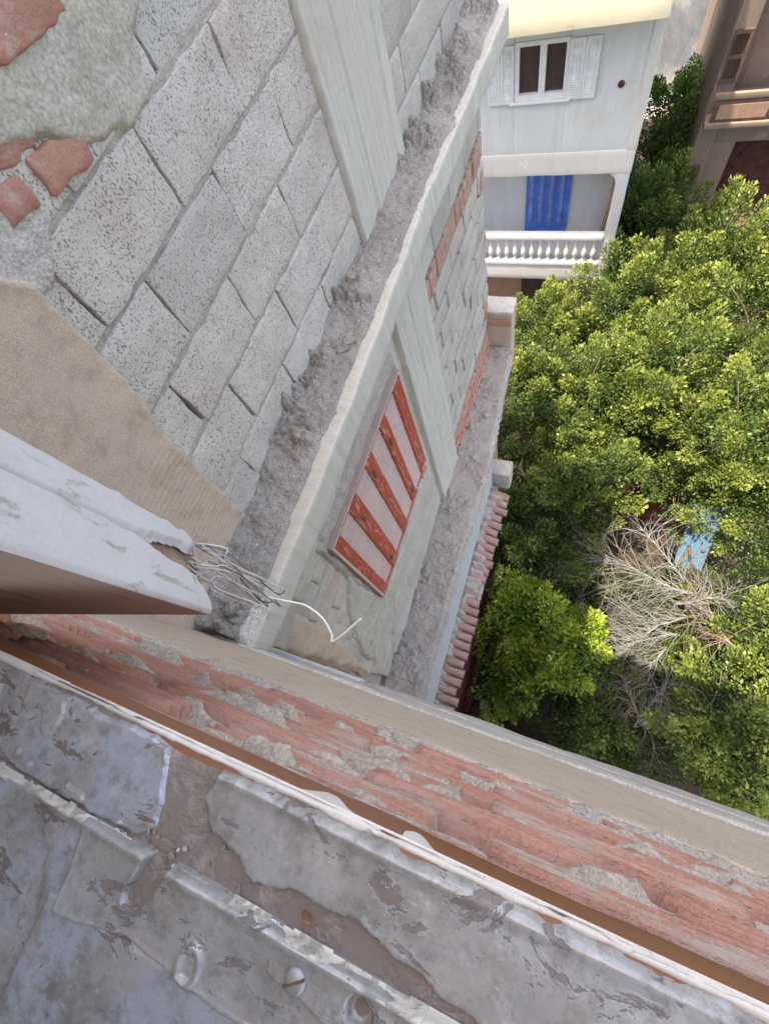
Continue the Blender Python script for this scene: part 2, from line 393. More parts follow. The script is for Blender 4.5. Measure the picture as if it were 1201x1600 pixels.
def m_leaf(name):
    b = NB(name)
    at = b.t.nodes.new('ShaderNodeAttribute'); at.attribute_name = 'Col'
    b.put(b.b.inputs['Base Color'], at.outputs['Color']); b.b.inputs['Roughness'].default_value = .42
    b.b.inputs['Specular IOR Level'].default_value = .35
    tr = b.t.nodes.new('ShaderNodeBsdfTranslucent'); b.L(at.outputs['Color'], tr.inputs[0])
    mx = b.t.nodes.new('ShaderNodeMixShader'); mx.inputs[0].default_value = .3
    b.L(b.b.outputs[0], mx.inputs[1]); b.L(tr.outputs[0], mx.inputs[2]); b.L(mx.outputs[0], b.out.inputs[0])
    return b.m
M['leaf'] = m_leaf('ficus_leaf')
M['bark'] = m_cement('grey_bark', (.13, .11, .09), (.20, .175, .145), 20, .8, .02)
M['dry'] = flat('dry_twig', (.155, .16, .165), .9, var=.3, sc=9)
M['dry_red'] = flat('dry_twig_reddish', (.19, .15, .13), .9, var=.3, sc=9)
def m_ground():
    b = NB('yard_soil')
    col = b.ramp(b.noise(.5, 6, .7), [(.3, (.03, .025, .018)), (.5, (.05, .04, .03)), (.7, (.075, .06, .045))])
    n = b.bump(b.noise(6, 6, .7), .8, .08); return b.fin(col, .95, n, spec=.1)
M['ground'] = m_ground()
def m_road():
    b = NB('worn_street'); vec = b.map((1, .35, 1), (0, 0, .6))
    col = b.ramp(b.noise(.55, 6, .72, .6, vec=vec), [(.33, (.03, .033, .038)), (.5, (.055, .06, .068)), (.68, (.12, .12, .12))])
    n = b.bump(b.noise(8, 5, .7), .6, .03); return b.fin(col, .85, n, spec=.25)
M['road'] = m_road()

# ================================================================== setting
gx = np.linspace(-300, 300, 61)
A, B = np.meshgrid(gx, gx, indexing='ij'); idx = np.arange(A.size).reshape(A.shape)
add('ground', (np.stack([A, B, np.full_like(A, GROUND)], -1).reshape(-1, 3),
    np.stack([idx[:-1, :-1], idx[1:, :-1], idx[1:, 1:], idx[:-1, 1:]], -1).reshape(-1, 4)), M['ground'], kind='structure')
add('street', box(-60, 60, 25.5, 37, GROUND - .2, GROUND + .02), M['road'], kind='structure')
add('pavement', rbox(-60, 60, 23.8, 25.5, GROUND - .2, GROUND + .14, .03, 4.0), M['ledge_grey'], kind='structure')

# ================================================================== block wing
wing = thing('block_building', 'unfinished building wing of pitted grey blocks with rubble strewn concrete ledges', 'building', (-1.0, 0, GROUND))
YE = 3.76
add('core_wall', box(-6.0, -1.06, -.6, YE - .02, GROUND, .45), M['mortar'], wing)

add('added_shade_mass', box(-6.0, -2.3, YE - .021, 5.0, GROUND, .44), M['mortar'], wing)  # unseen mass added behind the wing to shade the left trees

# --- upper storey: mortar beds and blocks
zrow = [.13, -.06, -.25, -.44, -.635, -.83, -1.02, -1.21, -1.40]
up = add('upper_block_wall', join(*[rbox(-1.07, -1.004, .1, 1.72, z - .013, z + .014, .005, .016, .008, 22, 5 + i, 3) for i, z in enumerate(zrow[:-1])]), M['mortar'], wing)
bi = 0
def blocks(parent, rows, y0, y1, offs, mat, x=-1.0, depth=.07, L=.39, amp=.007, gap=.004, seg=.022, jit=.005, r=.004, zg=.006):
    global bi
    rnd = random.Random(int(abs(y0) * 1000) + 3)
    for i in range(len(rows) - 1):
        zt, zb = rows[i] - zg, rows[i + 1] + zg
        y = offs[i % len(offs)]
        while y > y0: y -= L
        while y < y1:
            a, b_ = max(y, y0), min(y + L, y1)
            if b_ - a > .05:
                bi += 1; dx = rnd.uniform(-jit, jit)
                V, F = rbox(x - depth, x + dx, a + gap + rnd.uniform(-.002, .003), b_ - gap + rnd.uniform(-.003, .002), zb + rnd.uniform(-.002, .002), zt + rnd.uniform(-.002, .002), r, seg, amp, 14, bi * 5, 3)
                tw = rnd.uniform(-.012, .012); V[:, 0] += tw * (V[:, 1] - (a + b_) / 2); V[:, 2] += rnd.uniform(-.008, .008) * (V[:, 1] - (a + b_) / 2)
                add('block', (V, F), mat, parent, True)
            y += L
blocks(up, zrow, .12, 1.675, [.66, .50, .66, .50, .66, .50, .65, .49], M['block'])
far = add('far_block_wall', join(*[rbox(-1.07, -1.006, 2.2, YE, z - .008, z + .008, .004, .04, .004, 30, 55 + i) for i, z in enumerate(zrow[:-1])]), M['mortar'], wing)
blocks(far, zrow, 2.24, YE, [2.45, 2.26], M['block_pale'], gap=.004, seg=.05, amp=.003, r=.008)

# --- columns
def column(name, y0, y1, z0, z1, x, mat, seed, boards=6, parent=wing, label=None):
    rnd = random.Random(seed); ed = np.sort(np.concatenate([[y0, y1], y0 + (y1 - y0) * (np.arange(1, boards) / boards + np.array([rnd.uniform(-.04, .04) for _ in range(boards - 1)]))]))
    offs = [rnd.uniform(-.004, .004) for _ in range(boards + 1)]
    def rel(A, B, sd):
        h = np.zeros_like(A)
        for k in range(boards):
            h += np.where((A >= ed[k]) & (A < ed[k + 1]), offs[k], 0)
            if k:
                wob = ed[k] + .004 * fbm2(B, B * 0, 3, seed + k)
                h -= .006 * np.exp(-((A - wob) / .0035) ** 2) * np.clip(.6 + 1.2 * fbm2(B, A * 0 + k, 4, seed + 9 + k), 0, 1)
        return h + .003 * fbm2(A, B, 9, seed) + .0012 * fbm2(A, B, 60, seed + 2)
    psd = poly_sd([(y0, z0), (y1, z0), (y1, z1), (y0, z1)])
    sdf = lambda A, B: psd(A, B) + .006 * fbm2(A, B, 14, seed + 4)
    V, F = hfield(sdf, (y0 - .02, y1 + .02, z0 - .01, z1 + .01), .0045 if y1 - y0 > .3 else .006, .055, .014, lambda a, b, h: (x - .055 + h, a, b), rel, .02)
    return add(name, (V, F), mat, parent, True, label)
column('concrete_column', 1.665, 2.255, -1.41, .35, -.972, M['formed'], 3, 6)
column('concrete_column', 1.70, 2.21, -4.31, -1.5, -.965, M['formed'], 8, 5)

# --- sandy plaster pier in the corner
pier = [(-.2, .3), (.22, .3), (.30, -.1), (.40, -.36), (.462, -.46), (.455, -.637), (.40, -.895), (.362, -1.152), (.35, -1.30), (.355, -1.42), (-.2, -1.42)]
psd = poly_sd(pier)
def pier_rel(A, B, sd):
    comb = .0012 * np.sin((B + .01 * fbm2(A, B, 5, 3)) * 2 * np.pi / .019) * sstep(-.75, -1.0, B)
    return .006 * fbm2(A, B, 6, 11) + .0016 * fbm2(A, B, 45, 12, 3) + comb + .012 * sstep(.06, 0, sd) * (.6 + fbm2(A, B, 18, 5))
add('plaster_pier', hfield(lambda A, B: psd(A, B) + .018 * fbm2(A, B, 16, 21), (-.2, .52, -1.44, .32), .006, .030, .022, lambda a, b, h: (-1.012 + h, a, b), pier_rel, .03), M['tan'], wing, True,
    'sandy plaster pier beside the pitted blocks')

# --- mortar patch and broken bricks above
pp = [(.55, .1), (1.45, .1), (1.30, -.22), (1.16, -.30), (1.03, -.36), (.985, -.44), (.90, -.455), (.80, -.43), (.735, -.405), (.70, -.372), (.62, -.335), (.55, -.30), (.45, -.1)]
psd2 = poly_sd(pp)
add('mortar_patch', hfield(lambda A, B: psd2(A, B) + .022 * fbm2(A, B, 13, 31), (.4, 1.5, -.5, .12), .006, .020, .02, lambda a, b, h: (-1.004 + h, a, b),
    lambda A, B, sd: .013 * fbm2(A, B, 7, 33) + .004 * fbm2(A, B, 40, 34), .03), M['mortar_green'], wing, True, 'thick greenish mortar smeared over the top blocks')
pp3 = poly_sd([(.40, -.2), (.60, -.36), (.585, -.43), (.50, -.50), (.44, -.50), (.36, -.40)])
add('mortar_patch', hfield(lambda A, B: pp3(A, B) + .02 * fbm2(A, B, 14, 41), (.3, .66, -.55, -.15), .006, .016, .02, lambda a, b, h: (-1.006 + h, a, b),
    lambda A, B, sd: .012 * fbm2(A, B, 8, 43) + .004 * fbm2(A, B, 40, 44), .03), M['rubble_white'], wing, True)
def tilted_brick(c, dy, dz, rot, seed, mat=M['brick_pale']):
    V, F = rbox(-.05, .012, -dy / 2, dy / 2, -dz / 2, dz / 2, .007, .012, .011, 22, seed, 3)
    ca, sa = math.cos(rot), math.sin(rot)
    V = np.stack([V[:, 0] + c[0], c[1] + V[:, 1] * ca - V[:, 2] * sa, c[2] + V[:, 1] * sa + V[:, 2] * ca], -1)
    add('brick', (V, F), mat, wing, True)
tilted_brick((-1.000, .685, -.390), .135, .058, -.10, 3)
tilted_brick((-1.000, .545, -.372), .075, .055, -.1, 4)
tilted_brick((-1.003, .625, -.325), .10, .04, -.1, 5)
tilted_brick((-.988, .80, -.225), .20, .075, -.05, 6)
tilted_brick((-.990, .60, -.215), .17, .075, .05, 7)
add('paint_streak', tube(spline([(-.975, .742, -.233), (-.974, .758, -.225), (-.974, .775, -.222)], 6), .0018, 5), M['cable'], wing)

# --- first ledge: slab nose with rubble on top
ZL = -1.40
V, F = rbox(-1.08, -.792, -.085, 3.62, ZL - .145, ZL, .012, .03, .007, 7, 77, 3)
V[:, 0] += np.where(V[:, 0] > -.9, .012 * np.sin(V[:, 1] * 2.3) + .008 * fbm(V * 3, 5), 0)
add('slab_edge', (V, F), M['formed'], wing, True, 'pale concrete slab edge carrying the rubble')
def worley(A, B, k, s):
    P0, P1 = A * k, B * k; i0, i1 = np.floor(P0), np.floor(P1)
    f1 = np.full(A.shape, 9.); f2 = np.full(A.shape, 9.); val = np.zeros(A.shape); zz = np.zeros_like(i0)
    for a in (-1, 0, 1):
        for b in (-1, 0, 1):
            c0, c1 = i0 + a, i1 + b
            d = np.hypot(P0 - c0 - _h(c0, c1, zz, s), P1 - c1 - _h(c0, c1, zz, s + 1)); v = _h(c0, c1, zz, s + 2)
            nw = d < f1; f2 = np.where(nw, f1, np.minimum(f2, d)); val = np.where(nw, v, val); f1 = np.where(nw, d, f1)
    return f2 - f1, val
def ledge_rubble(name, x0, x1, y0, y1, z, seed, mat, amp=.03, seg=.0075, edge=.01, lip=None, nl=60, lr=(.008, .03), lab=None):
    sdp = poly_sd([(x0 - .05, y0), (x1, y0), (x1, y1), (x0 - .05, y1)] if lip is None else [(x0 - .05, y0)] + lip + [(x0 - .05, y1)])
    def rel(A, B, sd):
        wa = A + .012 * fbm2(A, B, 25, seed + 40, 3); wb_ = B + .012 * fbm2(A, B, 25, seed + 41, 3)
        g1, v1 = worley(wa, wb_, 14, seed); g2, v2 = worley(wa, wb_, 42, seed + 5)
        mask = sstep(-.12, .25, fbm2(A, B, 6, seed + 9, 3)); near = sstep(x1, x0, A)
        n3 = fbm2(A, B, 60, seed + 7, 3)
        return amp * (.25 + .30 * near + .45 * fbm2(A, B, 7, seed, 3) + mask * (.75 * v1 ** 2 * sstep(.02, .3, g1) + .35 * v2 * sstep(.03, .3, g2)) + .13 * n3)
    o = add(name, hfield(lambda A, B: sdp(A, B) + edge * fbm2(A, B, 20, seed + 1), (x0 - .02, x1 + .06, y0, y1), seg, .010, .02, lambda a, b, h: (a, b, z + np.maximum(h, -.004)), rel, .004), mat, wing, True, lab, kind='stuff')
    rnd = random.Random(seed)
    for k in range(nl):
        r = rnd.uniform(*lr) * (1.4 if rnd.random() < .12 else 1)
        x = x0 + (x1 - x0 - .04) * rnd.random() ** 1.2; y = rnd.uniform(y0 + .02, y1 - .02)
        add('mortar_lump', lump((x, y, z + r * .35 + .01), r, seed + k), mat if rnd.random() < .85 else M['mortar'], o, False)
    return o
ledge_rubble('rubble_layer', -1.0, -.832, -.085, 3.6, ZL, 101, M['debris'], .080, .0055, .012, None, 90, (.012, .034), 'grey cement rubble lying along the upper ledge')
psd4 = poly_sd([(-1.02, -.08), (-.80, -.08), (-.83, .03), (-.90, .07), (-.98, .09)])
add('lime_splash', hfield(lambda A, B: psd4(A, B) + .03 * fbm2(A, B, 22, 61), (-1.03, -.79, -.08, .12), .004, .012, .03, lambda a, b, h: (a, b, ZL + .012 + h),
    lambda A, B, sd: .016 * fbm2(A, B, 24, 62) + .010 * fbm2(A, B, 70, 63), .03), M['rubble_white'], wing, True)

# --- lower storey wall
low = add('lower_wall', rbox(-1.08, -1.012, -.085, 1.72, -4.31, ZL - .1, .01, .05, .010, 5, 140, 3), M['render'], wing, True, 'patched lower wall around the red shutter')
rws = [-2.30, -2.49, -2.68, -2.87, -3.06, -3.25, -3.44, -3.63, -3.82, -3.99]
add('bed_mortar', rbox(-1.08, -1.034, 2.18, YE - .01, -4.31, ZL - .1, .01, .1, .004, 9, 150), M['mortar'], wing, True)
lowr = add('lower_block_wall', join(*[rbox(-1.05, -1.026, 2.2, YE - .01, z - .008, z + .008, .003, .05, .003, 30, 155 + i) for i, z in enumerate(rws)]), M['block_pale'], wing, True)
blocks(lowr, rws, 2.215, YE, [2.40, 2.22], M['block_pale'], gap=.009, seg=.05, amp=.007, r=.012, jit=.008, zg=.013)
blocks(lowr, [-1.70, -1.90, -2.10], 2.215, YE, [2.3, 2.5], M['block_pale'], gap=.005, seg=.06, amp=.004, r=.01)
def brick_row(parent, y0, y1, z0, z1, L, mat, x, seed, jit=.008, gap=.006, yaw=0):
    rnd = random.Random(seed); y = y0
    while y < y1:
        dx = rnd.uniform(-jit, jit)
        V, F = rbox(x - .05, x + dx, y + gap, min(y + L, y1) - gap, z0 + rnd.uniform(0, .006), z1 - rnd.uniform(0, .006), .008, .05, .005, 14, seed + int(y * 50), 2)
        V[:, 0] += yaw * (V[:, 1] - y)
        add('brick', (V, F), mat, parent, True); y += L
brick_row(lowr, 2.22, YE, -2.285, -2.115, .095, M['brick_dusty'], -.999, 5, .010, .006, .06)
brick_row(lowr, 2.22, YE - .03, -4.055, -3.995, .22, M['brick_pale'], -.985, 6)
brick_row(lowr, 2.33, YE - .03, -4.125, -4.065, .22, M['brick_pale'], -.975, 7)
brick_row(lowr, 2.22, YE - .03, -4.20, -4.135, .22, M['brick_pale'], -.975, 8)
brick_row(lowr, 2.33, YE - .03, -4.275, -4.21, .22, M['brick_pale'], -.965, 9)
for (y, z, dy, dz, s) in [(3.66, -2.42, .10, .17, 1), (3.68, -2.97, .09, .16, 2), (3.66, -3.72, .1, .17, 3), (1.50, -3.55, .16, .08, 4), (1.62, -3.78, .10, .10, 5), (1.55, -3.38, .12, .06, 6)]:
    add('brick', rbox(-1.05, -.992, y - dy / 2, y + dy / 2, z - dz / 2, z + dz / 2, .01, .03, .007, 16, 200 + s, 3), M['brick_pale'], low, True)
# loose stones of the corner where the render has fallen off
rnd = random.Random(44)
for i in range(9):
    z = -2.02 - i * .125 ; y = .25 - i * .03 + rnd.uniform(-.04, .04)
    for k in range(2):
        w_ = rnd.uniform(.12, .2); y2 = y + k * .17 - .1
        if y2 + w_ > .42: continue
        add('block', rbox(-1.05, -1.0 + rnd.uniform(-.006, .006), y2, y2 + w_ - .012, z - .055, z + .055, .012, .03, .008, 15, 300 + i * 2 + k, 3), M['render'], low, True)
# cement smears round the window
for k, (poly, mt, sdd) in enumerate([
    ([(.05, -3.2), (.2, -2.75), (.42, -2.5), (.45, -3.3), (.9, -3.45), (.7, -3.75), (.2, -3.9), (-.02, -3.7)], M['mortar_green'], 71),
    ([(.40, -2.02), (1.0, -2.0), (1.62, -2.02), (1.64, -2.6), (1.585, -2.5), (1.58, -2.1), (.46, -2.1), (.44, -2.9), (.39, -2.7)], M['mortar'], 72),
    ([(-.09, -2.1), (.1, -2.05), (.08, -2.6), (-.02, -3.2), (-.09, -3.6)], M['tan'], 73),
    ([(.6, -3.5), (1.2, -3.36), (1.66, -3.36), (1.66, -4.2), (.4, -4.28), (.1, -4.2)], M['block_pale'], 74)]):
    ps = poly_sd(poly); pa = np.array(poly)
    add('cement_patch', hfield(lambda A, B: ps(A, B) + .03 * fbm2(A, B, 10, sdd), (pa[:, 0].min() - .05, pa[:, 0].max() + .05, pa[:, 1].min() - .05, pa[:, 1].max() + .05), .011, .020, .02,
        lambda a, b, h: (-1.006 + h, a, b), lambda A, B, sd: .012 * fbm2(A, B, 7, sdd + 2) + .004 * fbm2(A, B, 30, sdd + 4), .03), mt, low, True)

# --- red shutter
shut = add('red_shutter', join(rbox(-1.0, -.972, .465, 1.567, -2.155, -2.120, .004, .08, .002, 9, 1), rbox(-1.0, -.974, .465, 1.33, -3.25, -3.205, .004, .08, .002, 9, 2), rbox(-1.0, -.974, 1.36, 1.50, -3.245, -3.215, .004, .08, .004, 9, 3)), M['red_paint'], wing, True,
    'red painted shutter with faded pink louvres')
bars = [(.465, .545), (.685, .795), (.958, 1.058), (1.213, 1.305), (1.462, 1.567)]
for i, (a, b_) in enumerate(bars):
    zb = -3.25 if i in (0, 1, 2) else -3.19
    add('stile', rbox(-1.0, -.966 + .003 * (i % 2), a, b_, zb, -2.15, .005, .06, .0025, 8, 20 + i), M['red_paint'], shut, True)
for i in range(4):
    a, b_ = bars[i][1], bars[i + 1][0]; sl_ = []
    rnd = random.Random(i)
    for k in range(34):
        z = -2.168 - k * .0312; t = rnd.uniform(-.003, .003)
        V, F = box(-.992, -.974, a + .001, b_ - .001, -.0035, .0035); V[:, 2] += z + (V[:, 0] + .986) * -.75 + t * (V[:, 1] - a) / .1
        sl_.append((V, F))
    add('louvre_panel', join(*sl_), M['louver'], shut)
    add('backing', box(-1.005, -1.0, a, b_, -3.24, -2.15), M['dark_trim'], shut)
for y, z in ((.73, -2.35), (1.25, -2.36), (.72, -3.1), (1.26, -3.08), (.99, -2.3)):
    add('hinge', rbox(-.97, -.958, y - .012, y + .012, z - .04, z + .04, .003, .02), M['dark_trim'], shut)
add('window_lining', join(box(-1.02, -.962, .447, .463, -3.27, -2.10), box(-1.02, -.962, 1.569, 1.585, -3.2, -2.10), box(-1.02, -.960, .463, 1.569, -2.117, -2.10), box(-1.02, -.964, .463, 1.35, -3.268, -3.253)), M['louver'], wing)

# --- second ledge
Z2 = -4.30
V, F = rbox(-1.08, -.67, -.6, 3.85, Z2 - .18, Z2, .015, .04, .008, 6, 240, 3)
bend = lambda y: np.interp(y, [-1, 1.2, 1.9, 2.4, 3.69, 4], [0, 0, .04, .025, -.06, -.07])
V[:, 0] += np.where(V[:, 0] > -.9, bend(V[:, 1]) + .012 * fbm(V * 4, 8), 0)
add('ledge_slab', (V, F), M['ledge_grey'], wing, True, 'worn wider ledge below the red shutter')
lip = [(-.672 + float(bend(y)), y) for y in np.linspace(-.6, 3.7, 22)]
ledge_rubble('rubble_layer', -1.0, -.67, -.5, 3.69, Z2, 251, M['debris_warm'], .04, .011, .02, lip, 60, (.012, .035), 'warm grey rubble along the lower ledge')
V, F = rbox(-.92, -.672, -.6, 2.42, -5.9, Z2 - .18, .006, .08, .006, 3, 260)
add('parapet_face', (V, F), M['parapet_blue'], wing, True, 'smooth blue grey plaster face under the lower ledge')
stub = add('end_stub', rbox(-1.04, -.735, 3.69, 3.86, Z2 - .2, -3.77, .02, .04, .010, 8, 270, 3), M['tan'], wing, True, 'small stub wall closing the far end of the ledge')
add('brick', rbox(-1.03, -.738, 3.672, 3.80, -3.955, -3.86, .01, .04, .006, 12, 271), M['brick'], stub, True)
add('capping', rbox(-1.05, -.725, 3.66, 3.88, -3.79, -3.745, .01, .05, .010, 9, 272), M['lilac_plaster'], stub, True)

# --- clay tile canopy
can = add('tile_canopy', rbox(-.93, -.56, -.4, 2.34, -5.42, -5.28, .02, .06, .008, 6, 280), M['debris_warm'], wing, True, 'small canopy of worn clay barrel tiles')
V0, F0 = [], []
ntile = 28; pitch = .0965
prof = [(-.047, 0), (-.042, .028), (-.022, .05), (0, .057), (.022, .05), (.042, .028), (.047, 0), (.034, 0), (.028, .02), (.013, .038), (0, .043), (-.013, .038), (-.028, .02), (-.034, 0)]
for i in range(ntile):
    rnd = random.Random(900 + i); y = -.32 + i * pitch; ln = .245 + rnd.uniform(-.03, .02)
    if 13 < i < 18: ln -= .03
    V, F = [], []
    n = len(prof)
    for k, s in enumerate((0, .35, .7, 1.0)):
        for (py, pz) in prof:
            V.append((-.70 + ln * s, y + py * (1 - .08 * s), -5.17 - .115 * s + pz * (1 - .1 * s)))
    for k in range(3):
        for j in range(n): F.append((k * n + j, (k + 1) * n + j, (k + 1) * n + (j + 1) % n, k * n + (j + 1) % n))
    F += [tuple(range(n)), tuple(3 * n + j for j in range(n))[::-1]]
    V = np.array(V); V += .006 * np.stack([fbm(V * 15 + j, i + j * 9) for j in range(3)], -1)
    V[:, 2] += rnd.uniform(-.012, .008); V[:, 0] += rnd.uniform(-.012, .012)
    add('tile', (V, F), M['tile'], can, True)
sdc = poly_sd([(-.71, -.4), (-.60, -.3), (-.62, .5), (-.57, .95), (-.50, 1.05), (-.51, 1.5), (-.58, 1.6), (-.57, 2.1), (-.5, 2.3), (-.71, 2.36)])
add('tile_dirt', hfield(lambda A, B: sdc(A, B) + .05 * fbm2(A, B, 9, 291), (-.71, -.48, -.4, 2.36), .01, .058, .05, lambda a, b, h: (a, b, -5.175 - .46 * (a + .70) + h + .012 * np.sin(b / pitch * 6.283)),
    lambda A, B, sd: .03 * fbm2(A, B, 12, 293) + .01 * fbm2(A, B, 40, 294), .05), M['debris_warm'], can, True, kind='stuff')
add('corner_block', rbox(-.78, -.475, 2.44, 2.64, -5.35, -4.98, .015, .05, .008, 7, 299), M['ledge_grey'], wing, True)
add('lower_storey', box(-1.0, -.93, -.6, YE - .03, GROUND, Z2 - .19), M['lower_brown'], wing)
add('shop_wall', box(-.93, -.80, -.6, 2.3, GROUND, -5.43), M['maroon_wall'], wing)

# ================================================================== own building
own = thing('apartment_building', 'near house wall of grooved red brick and sandy plaster under the window sill', 'building', (0, -.3, GROUND))
YW = -.09
add('masonry_core', box(-1.0, 1.5, -.34, YW - .022, -2.04, -.335), M['mortar'], own)
# grooved bricks
bl = .245; nrow = 7; zt = -.313; rh = .0620
prof_n = 36
def grooved(x0, x1, z0, z1, seed):
    rnd = random.Random(seed); zz = np.linspace(z0, z1, prof_n); u = (zz - z0) / (z1 - z0)
    g = .0042 * np.cos(u * 2 * np.pi * 4) ; ed = .008 * (np.clip(u / .06, 0, 1) ** .5 * np.clip((1 - u) / .06, 0, 1) ** .5 - 1)
    xs = np.linspace(x0, x1, 14); X, Zz = np.meshgrid(xs, zz, indexing='ij')
    ex = .006 * (np.clip((X - x0) / .008, 0, 1) * np.clip((x1 - X) / .008, 0, 1) - 1)
    Y = YW - .004 + g[None] + ed[None] + ex + .0035 * fbm(np.stack([X * 9, Zz * 30, X * 0 + seed], -1), seed, 3) + rnd.uniform(-.003, .003)
    Y[:, 0] = YW - .06; Y[:, -1] = YW - .06; Y[0] = YW - .06; Y[-1] = YW - .06
    V = np.stack([X, Y, Zz], -1).reshape(-1, 3); idx = np.arange(X.size).reshape(X.shape)
    return V, np.stack([idx[:-1, :-1], idx[:-1, 1:], idx[1:, 1:], idx[1:, :-1]], -1).reshape(-1, 4)
for r in range(nrow):
    x = -1.0 + (r % 2) * .11 - .1; k = 0
    while x < 1.4:
        a, b_ = max(x, -.99), x + bl
        if b_ - a > .04: add('brick', grooved(a + .003, b_ - .003, zt - (r + 1) * rh + .003, zt - r * rh - .002, r * 40 + k), M['brick'], own, True)
        x += bl; k += 1
# mortar squeezed over the bricks
rnd = random.Random(12)
for k in range(95):
    x = rnd.uniform(-.78, .55); z = zt - rnd.choice([1, 2, 3, 4, 5, 6, 7, 7]) * rh + rnd.uniform(-.02, .02); wx = rnd.uniform(.015, .065); wz = rnd.uniform(.003, .008)
    if k < 12: wx *= 1.0; wz *= 2.3
    tl = rnd.uniform(-.25, .1)
    sdf = lambda A, B: (1 - np.hypot((A - x) / wx, (B - z - tl * (A - x)) / wz)) * wz * 1.2 + .009 * fbm2(A * .55, B, 65, 400 + k, 3)
    th = rnd.uniform(.004, .014)
    VF = hfield(sdf, (x - wx * 1.5, x + wx * 1.5, z - .045, z + .045), .0022, th, .009, lambda a, b, h: (a, YW - .004 + h, b), lambda A, B, sd: .007 * fbm2(A * .6, B, 80, 500 + k, 3), .012, True)
    if len(VF[1]) > 8: add('mortar_smear', VF, M['smear'], own, True)
# lip of mortar between brick and plaster
sdl = lambda A, B: .012 - np.abs(B + .748 + .010 * fbm2(A, A * 0, 7, 88)) + .012 * fbm2(A, B, 28, 89)
add('mortar_lip', hfield(sdl, (-1.0, 1.48, -.79, -.71), .0045, .007, .012, lambda a, b, h: (a, YW - .004 + h, b), lambda A, B, sd: .008 * fbm2(A, B, 45, 90), .012, True), M['mortar'], own, True)
V, F = rbox(-1.0, 1.48, YW - .03, YW + .003, -1.385, -.752, .004, .05, .004, 4, 310, 3)
add('plaster_band', (V, F), M['tan'], own, True, 'smooth sandy plaster band below the bricks')
V, F = rbox(-.99, 1.48, YW - .03, YW + .010, -1.50, -1.388, .006, .03, .007, 7, 312, 3)
add('lime_edge', (V, F), M['lilac_plaster'], own, True)
V, F = rbox(-.76, 1.48, YW - .03, YW + .004, -1.78, -1.503, .006, .05, .005, 6, 314, 3)
add('slab_edge', (V, F), M['ledge_grey'], own, True)
V, F = rbox(-.5, 1.48, YW - .03, YW + .007, -2.08, -1.784, .006, .05, .008, 6, 316, 3)
V[:, 2] = np.where(V[:, 2] < -1.95, V[:, 2] - .05 * np.clip(fbm(V * np.array([1.5, 0, 0]) + 2, 7), -.5, 1), V[:, 2])
add('slab_edge', (V, F), M['ledge_grey'], own, True)
add('white_gutter', rbox(-.97, -.52, YW - .03, YW + .012, -1.86, -1.79, .006, .04, .006, 9, 318), M['facade'], own, True)
add('ground_wall', box(-.8, 1.5, -.9, -.7, GROUND, -2.05), M['lower_brown'], own)
add('floor_slab', box(-.9, 1.5, -4.0, -.34, -2.08, -1.9), M['interior'], own)
add('jamb_wall', box(-1.05, -.66, -.34, YW, -.335, .9), M['tan'], own)
add('jamb_wall', box(1.1, 1.5, -.34, YW, -.335, .9), M['tan'], own)
add('lintel_wall', box(-1.05, 1.5, -.34, YW, .9, 1.15), M['tan'], own)
add('roof_slab', box(-6.0, 1.5, -4.0, YW - .01, 1.16, 1.25), M['tan'], own)
add('room_wall', box(-1.05, 1.5, -4.2, -4.0, -2.0, 1.15), M['interior'], own)
add('room_wall', box(-1.25, -1.06, -4.0, -.35, -2.0, 1.15), M['interior'], own)
add('ceiling', box(-1.05, 1.5, -4.0, -.35, 1.02, 1.15), M['interior'], own)
add('inner_wall', box(-1.05, 1.5, -.5, -.35, -1.89, -.42), M['interior'], own)

# ================================================================== window sill
wf = thing('window_sill', 'worn metal clad window sill with peeling grey paint in the foreground', 'window sill', (0, -.2, -.36))
ZS = -.283
add('timber_rail', rbox(-.66, 1.1, -.34, -.080, -.317, ZS, .004, .02, .0018, 14, 400, 3), M['brown_wood'], wf, True, 'reddish brown timber rail of the window sill')
add('primed_bed', hfield(lambda A, B: np.minimum(B + .34, -.0875 - B) + 0 * A, (-.66, .7, -.34, -.08), .004, .0012, .002, lambda a, b, h: (a, b, ZS + .0006 + h), lambda A, B, sd: .0005 * fbm2(A, B, 90, 401), .001), M['primer'], wf, True)
# white primer showing along the outer edge
def fl(A, B): return .0021 - np.abs(B - ZS + .0008) + .0034 * fbm2(A, B * .6, 42, 410, 4) + .020 * np.exp(-((A + .083) / .012) ** 2) * (B > ZS - .02) + .018 * np.exp(-((A + .030) / .010) ** 2)
add('white_edge', hfield(fl, (-.5, .6, ZS - .022, ZS + .0008), .0011, .0007, .001, lambda a, b, h: (a, -.0803 + h, b), None, .001, True), M['white_flake'], wf, True)
fl2 = lambda A, B: .0012 - np.abs(B + .0822) + .0026 * fbm2(A, B * .6, 45, 411, 3)
add('white_edge', hfield(fl2, (-.5, .6, -.092, -.079), .0011, .0006, .001, lambda a, b, h: (a, b, ZS + .0012 + h), None, .002), M['white_flake'], wf, True)
dent = lambda A, B, s: .0016 * fbm2(A, B, 14, s, 3) + .0004 * fbm2(A, B, 70, s + 1, 3)
